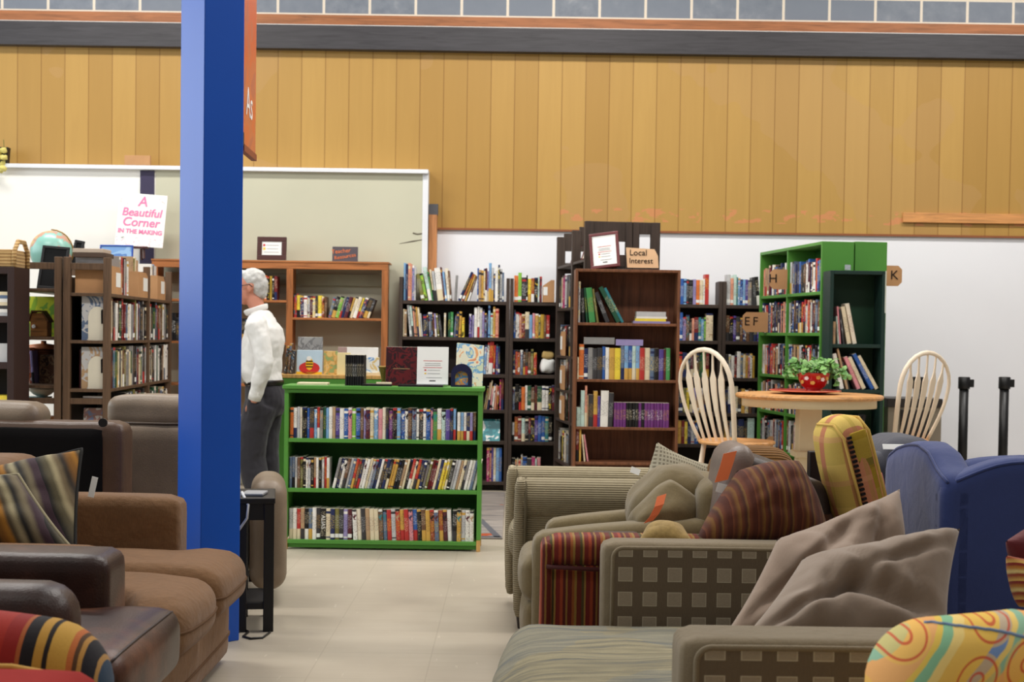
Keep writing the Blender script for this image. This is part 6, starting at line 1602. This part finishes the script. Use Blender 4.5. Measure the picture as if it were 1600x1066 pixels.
# ------------------------------------------------------------------ left side
CB = ribs('brown_corduroy', (150, 112, 78), (100, 70, 46), 'x', .0085, .9, .12, .6)
CB2 = fabric('brown_chenille', (146, 108, 74), .2, 220, .9, .5, 4, stretch=(330, 330, 45))
CB3 = fabric('brown_chenille_seat', (146, 108, 74), .2, 220, .9, .5, 4, stretch=(60, 300, 300))
s = Seat('sofa', 'brown corduroy sofa against the blue pillar with loose T shaped seat cushions', 'sofa', (-1.7, 5.2, 0))
YA = 5.66
zA = PZ(210, 778, YA)
xF = PX(279, 820, YA)
s.soft('arm', xF-1.1, xF, YA, YA+.19, .06, zA, CB2, .05, (0, 0, .006))
zN = PZ(80, 851, 4.72)
xNn = PX(171, 880, 4.62)
s.soft('arm', xNn-1.05, xNn, 4.58, 4.78, .06, zN, CB, .08, (0, 0, .006), 18)
xs = PX(368, 860, 5.55); zS = PZ(300, 862, 5.6)
# T cushions
def tcush(name, y0, y1, ear0, ear1, zt_, seed):
    def w(p, u):
        # narrower towards the back so the front ear wraps the arm
        x = p.x
        k = max(0, min(1, (x-.16)/.08))
        y = p.y
        if u[1] > 0: y = y + ear1*k*u[1]
        else: y = y - ear0*k*abs(u[1])
        zz = p.z - .02*max(0, u[0])**3
        return (x, y, zz)
    return s.soft(name, xs-.78, xs, y0, y1, zt_-.2, zt_, CB3, .07, (.02, 0, .018), 22, (.007, 4), seed, w)
t1 = tcush('seat_cushion', 5.22, YA-.01, 0, .17, zS+.0, 3)
t2 = tcush('seat_cushion', 4.80, 5.2, .16, 0, zS-.015, 8)
BPI = mat('brown_piping', (96, 68, 44), .9)
seam('piping', [t1], [(xs-.02, 5.23, zS-.12), (xs+.02, 5.3, zS-.12), (xs+.03, 5.6, zS-.12), (xs+.0, YA+.14, zS-.12)], .005, BPI, .001)
seam('piping', [t2], [(xs-.12, 4.6, zS-.13), (xs+.0, 4.64, zS-.13), (xs+.03, 4.95, zS-.13), (xs+.0, 5.19, zS-.13)], .005, BPI, .001)
sb_ = s.soft('seat_base', xs-.95, xs-.07, 4.62, 5.84, .03, zS-.18, CB2, .03, (.015, 0, 0))
seam('piping', [sb_], [(xs-.05, 4.64, .12), (xs-.03, 5.2, .12), (xs-.05, 5.83, .12)], .005, BPI, .001)
s.soft('back', xs-1.3, xs-.78, 4.7, 5.78, .06, .85, CB2, .1)
LS = [(0, (36, 34, 34)), (.12, (96, 88, 66)), (.2, (172, 158, 122)), (.27, (120, 104, 78)), (.34, (58, 50, 42)), (.44, (140, 96, 44)), (.52, (178, 124, 52)), (.58, (90, 78, 60)), (.66, (168, 156, 122)), (.74, (44, 42, 40)), (.84, (128, 116, 92)), (.92, (70, 52, 60))]
LST = stripes('wavy_olive_stripe', LS, 0, .27, .1, .006, warp=.05, skew=.45)
pillow('scatter_cushion', (P(-150, 860, 5.15), P(-160, 770, 5.35), P(128, 702, 5.35), P(118, 868, 5.1)), .2, LST, 'olive and gold wavy striped cushion leaning on the brown corduroy sofa', 'cushion', 31, .03, .03, sharp=.42, piping=mat('black_cord', (34, 32, 30), .8))
pillow('scatter_cushion', (P(-170, 890, 4.92), P(-150, 752, 5.08), P(28, 742, 5.12), P(116, 862, 4.96)), .2, LST, 'second wavy striped cushion in front of its twin on the brown corduroy sofa', 'cushion', 37, .04, .03, sharp=.45, piping=mat('pale_cord', (150, 140, 112), .8))
tag(G().box(0, .022, 0, .002, 0, .075).build('care_label', PAPER, loc=P(137, 776, 5.22), rot=(0, R(12), 0)), 'white care label at the edge of the wavy striped cushion', 'label')

# dark leather chair
DL_ = leather('dark_brown_leather_worn', (62, 38, 31), .36, .35, (112, 70, 50))
s = Seat('armchair', 'worn dark brown leather armchair in front of the brown corduroy sofa', 'armchair', (-1.6, 4.1, 0))
zf_ = PZ(80, 868, 4.22); xf_ = PX(166, 920, 4.2)
s.soft('arm', xf_-.9, xf_, 4.2, 4.44, .06, zf_, DL_, .045, (0, 0, .006), 18)
zn_ = PZ(40, 916, 3.66); xn_ = PX(104, 950, 3.62)
s.soft('arm', xn_-.9, xn_, 3.6, 3.82, .06, zn_, DL_, .09, (0, 0, .005), 18)
xq = PX(244, 1000, 3.98); zq = PZ(210, 965, 4.1)
lq = s.soft('seat_cushion', xq-.7, xq, 3.66, 4.26, zq-.2, zq, DL_, .06, (.015, 0, .02), 18, (.006, 5), 2, lambda p, u: (p.x, p.y+.05*u[1]*max(0, min(1, (p.x-.12)/.1)), p.z))
s.soft('seat_base', xq-.8, xq-.05, 3.8, 4.22, .05, zq-.18, DL_, .03)
seam('piping', [lq], [(xq-.02, 3.62, zq-.01), (xq-.015, 3.95, zq), (xq-.02, 4.3, zq-.01)], .004, leather('leather_cord', (48, 28, 24)), .001)
s.soft('back', xf_-1.05, xf_-.75, 3.65, 4.4, .06, .9, DL_, .1)
s.feet(xf_-.95, xf_-.08, 3.68, 4.36, FOOT)

# red gold striped chair in the corner
RG = [(0, (168, 46, 34)), (.30, (150, 38, 32)), (.41, (176, 96, 50)), (.44, (34, 30, 32)), (.535, (194, 146, 62)), (.60, (40, 34, 32)), (.635, (204, 158, 70)), (.76, (196, 110, 58)), (.80, (90, 62, 40)), (.825, (190, 140, 70)), (.855, (38, 36, 42)), (.93, (184, 140, 80)), (.95, (50, 70, 92))]
xr = PX(168, 1040, 3.1)
s = Seat('armchair', 'red, gold and black striped armchair in the lower left corner', 'armchair', (xr-.5, 3.1, 0))
per = PX(170, 1000, 3.1)-PX(-40, 1000, 3.1)
cx_ = (xr-1.0+xr)/2
STG = stripes('red_gold_black_stripe', RG, 0, per, 1-(.5/per) % 1 if False else (1-((.5) / per) % 1) % 1, .003, fine=.06)
s.soft('arm', xr-1.0, xr, 3.0, 3.26, .06, PZ(40, 952, 3.1), STG, .125, (0, 0, .0), 20, (.002, 4), 1, lambda p, u: (p.x, p.y, p.z-.05*max(0, u[0])**2*(u[2] > 0)))
xr2 = PX(128, 1064, 2.8)
s.soft('seat_cushion', xr2-.8, xr2, 2.45, 2.98, .4, PZ(40, 1052, 2.9), mat('red_velvet', (156, 46, 42), .85, .1, .1, 8, .2, 300), .06, (0, 0, .012))
s.tube('piping', [(xr2-.8, 2.975, PZ(40, 1052, 2.9)-.01), (xr2-.2, 2.98, PZ(40, 1052, 2.9)-.008), (xr2-.05, 2.97, PZ(40, 1052, 2.9)-.03), (xr2+.004, 2.9, PZ(40, 1052, 2.9)-.06)], .008, mat('gold_piping', (204, 156, 70), .7))
s.soft('seat_base', xr2-.8, xr2-.03, 2.5, 3.0, .06, .42, STG, .04)

# --- recliners turned away, behind the pillar
TL2 = leather('taupe_leather_smooth', (134, 117, 98), .42, .1)
Yb = 6.95
s = Seat('recliner', 'taupe leather recliner turned away, standing behind the blue pillar', 'recliner', (-1.5, 7.4, 0))
xL, xR_ = PX(160, 700, Yb), PX(352, 700, Yb)
zt1 = PZ(215, 619, Yb+.1); zt2 = PZ(215, 661, Yb)
s.soft('back', xL, xR_, Yb, Yb+.2, .15, zt2, TL2, .05, (0, 0, .0))
s.soft('headrest', xL-.0, xR_, Yb+.03, Yb+.24, zt2-.03, zt1, TL2, .055, (0, 0, .01), 16, (.008, 5), 4)
s.tube('seam', [(xL+.02, Yb+.02, zt2-.0), ((xL+xR_)/2, Yb+.016, zt2-.004), (xR_-.02, Yb+.02, zt2)], .006, leather('seam_leather', (90, 76, 64)))
xa0, xa1 = PX(390, 850, Yb), PX(446, 850, Yb)
ra_ = s.soft('arm', -.09, .09, -.3, .3, .08, PZ(420, 754, Yb), TL2, .08, (0, 0, .01), 18, (.003, 5), 3)
ra_.location = (PX(419, 850, 7.25)+1.5, 7.25-7.4, ra_.location.z); ra_.rotation_euler = (0, 0, R(9.6))
s.soft('arm', xL-.16, xL-.01, Yb+.05, Yb+.8, .08, .6, TL2, .07)
s.soft('seat', xL, xa0-.06, Yb+.15, Yb+.85, .1, .45, TL2, .06, (0, 0, .03))
s.feet(xL, xa0-.12, Yb+.1, Yb+.75, FOOT, .09)
Yq = 6.45
s = Seat('recliner', 'brown leather recliner turned away showing its black fabric back panel', 'recliner', (-2.4, 6.8, 0))
xe1 = PX(192, 720, Yq); zq1 = PZ(90, 659, Yq)
BRL = leather('brown_leather', (94, 70, 54), .4, .15)
s.soft('back', xe1-1.0, xe1, Yq, Yq+.2, .12, zq1, BRL, .05, (0, 0, .0))
s.soft('back_panel', xe1-.98, xe1-.09, Yq-.012, Yq+.05, .14, zq1-.03, mat('black_dust_cloth', (24, 22, 22), .95, .1, .2, 4, .2, 60), .02, (0, 0, 0), label='black fabric back panel')
s.soft('headrest', xe1-1.0, PX(69, 640, Yq+.15), Yq+.05, Yq+.3, zq1-.06, PZ(40, 629, Yq+.15), TL2, .07, (0, 0, .01), 16, (.006, 5), 7)
s.soft('seat', xe1-1.0, xe1-.02, Yq+.18, Yq+.44, .1, .45, BRL, .06)
G().lathe([(.012, 0), (.02, .002), (.02, .012)], 16).build('bolt', BLACK, s.o, loc=Vector((PX(163, 656, Yq), Yq-.014, PZ(163, 656, Yq)-.012))-s.l, rot=(R(90), 0, 0))

# --- black side table by the pillar
Yt = 6.4
s = Seat('side_table', 'black wooden side table standing between the blue pillar and taupe recliner', 'table', (-1.25, 6.62, 0))
xr_ = PX(428, 880, Yt); wt_, dt_ = .165, .40
s.o.location = (xr_, Yt, 0); s.o.rotation_euler = (0, 0, R(9.4))
zt_ = PZ(400, 778, Yt)
G().box(-wt_-.03, .004, -.01, dt_, zt_-.025, zt_).build('tabletop', BLACK, s.o, bevel=.004)
for x in (-.046, -wt_):
    for y in (0, dt_-.05): G().box(x, x+.046, y, y+.045, 0, zt_-.025).build('leg', BLACK, s.o, bevel=.003)
for y in (.01, dt_-.04): G().box(-wt_+.046, -.046, y, y+.025, zt_-.1, zt_-.025).build('apron', BLACK, s.o)
for x in (-wt_+.01, -.036): G().box(x, x+.025, .045, dt_-.05, zt_-.1, zt_-.025).build('apron', BLACK, s.o)
G().box(-wt_+.0, -.02, .01, dt_-.01, .1, .13).build('lower_shelf', BLACK, s.o, bevel=.003)
tag(G().box(0, .1, 0, .14, 0, .012).build('cable_box', mat('grey_metal', (150, 152, 156), .4, .5), loc=(PX(376, 776, Yt+.05), Yt+.05, zt_+.001), bevel=.004), 'flat grey box at the pillar end of the black side table', 'box')
g = G().tube([P(378, 776, Yt+.03)+Vector((0, 0, .02)), P(388, 790, Yt-.03), P(386, 810, Yt-.03), P(375, 826, Yt-.03), P(366, 838, Yt-.02)], .006, 8)
tag(g.build('cord', mat('white_cord', (196, 196, 196), .5), smooth=True), 'white cord hanging off the black side table beside the pillar', 'cord')
fl = lambda px, py: (lambda Y: Vector((PX(px, py, Y), Y, .005)))(next(y for y in [5.8+.01*k for k in range(200)] if PZ(px, py, y) <= 0))
g = G().tube([fl(372, 990), fl(382, 985), fl(388, 990), fl(380, 997), fl(392, 1000), fl(410, 999), fl(422, 990)], .005, 8)
tag(g.build('cable', BLACK, smooth=True), 'black cable curled on the floor by the side table', 'cable')
make_books()
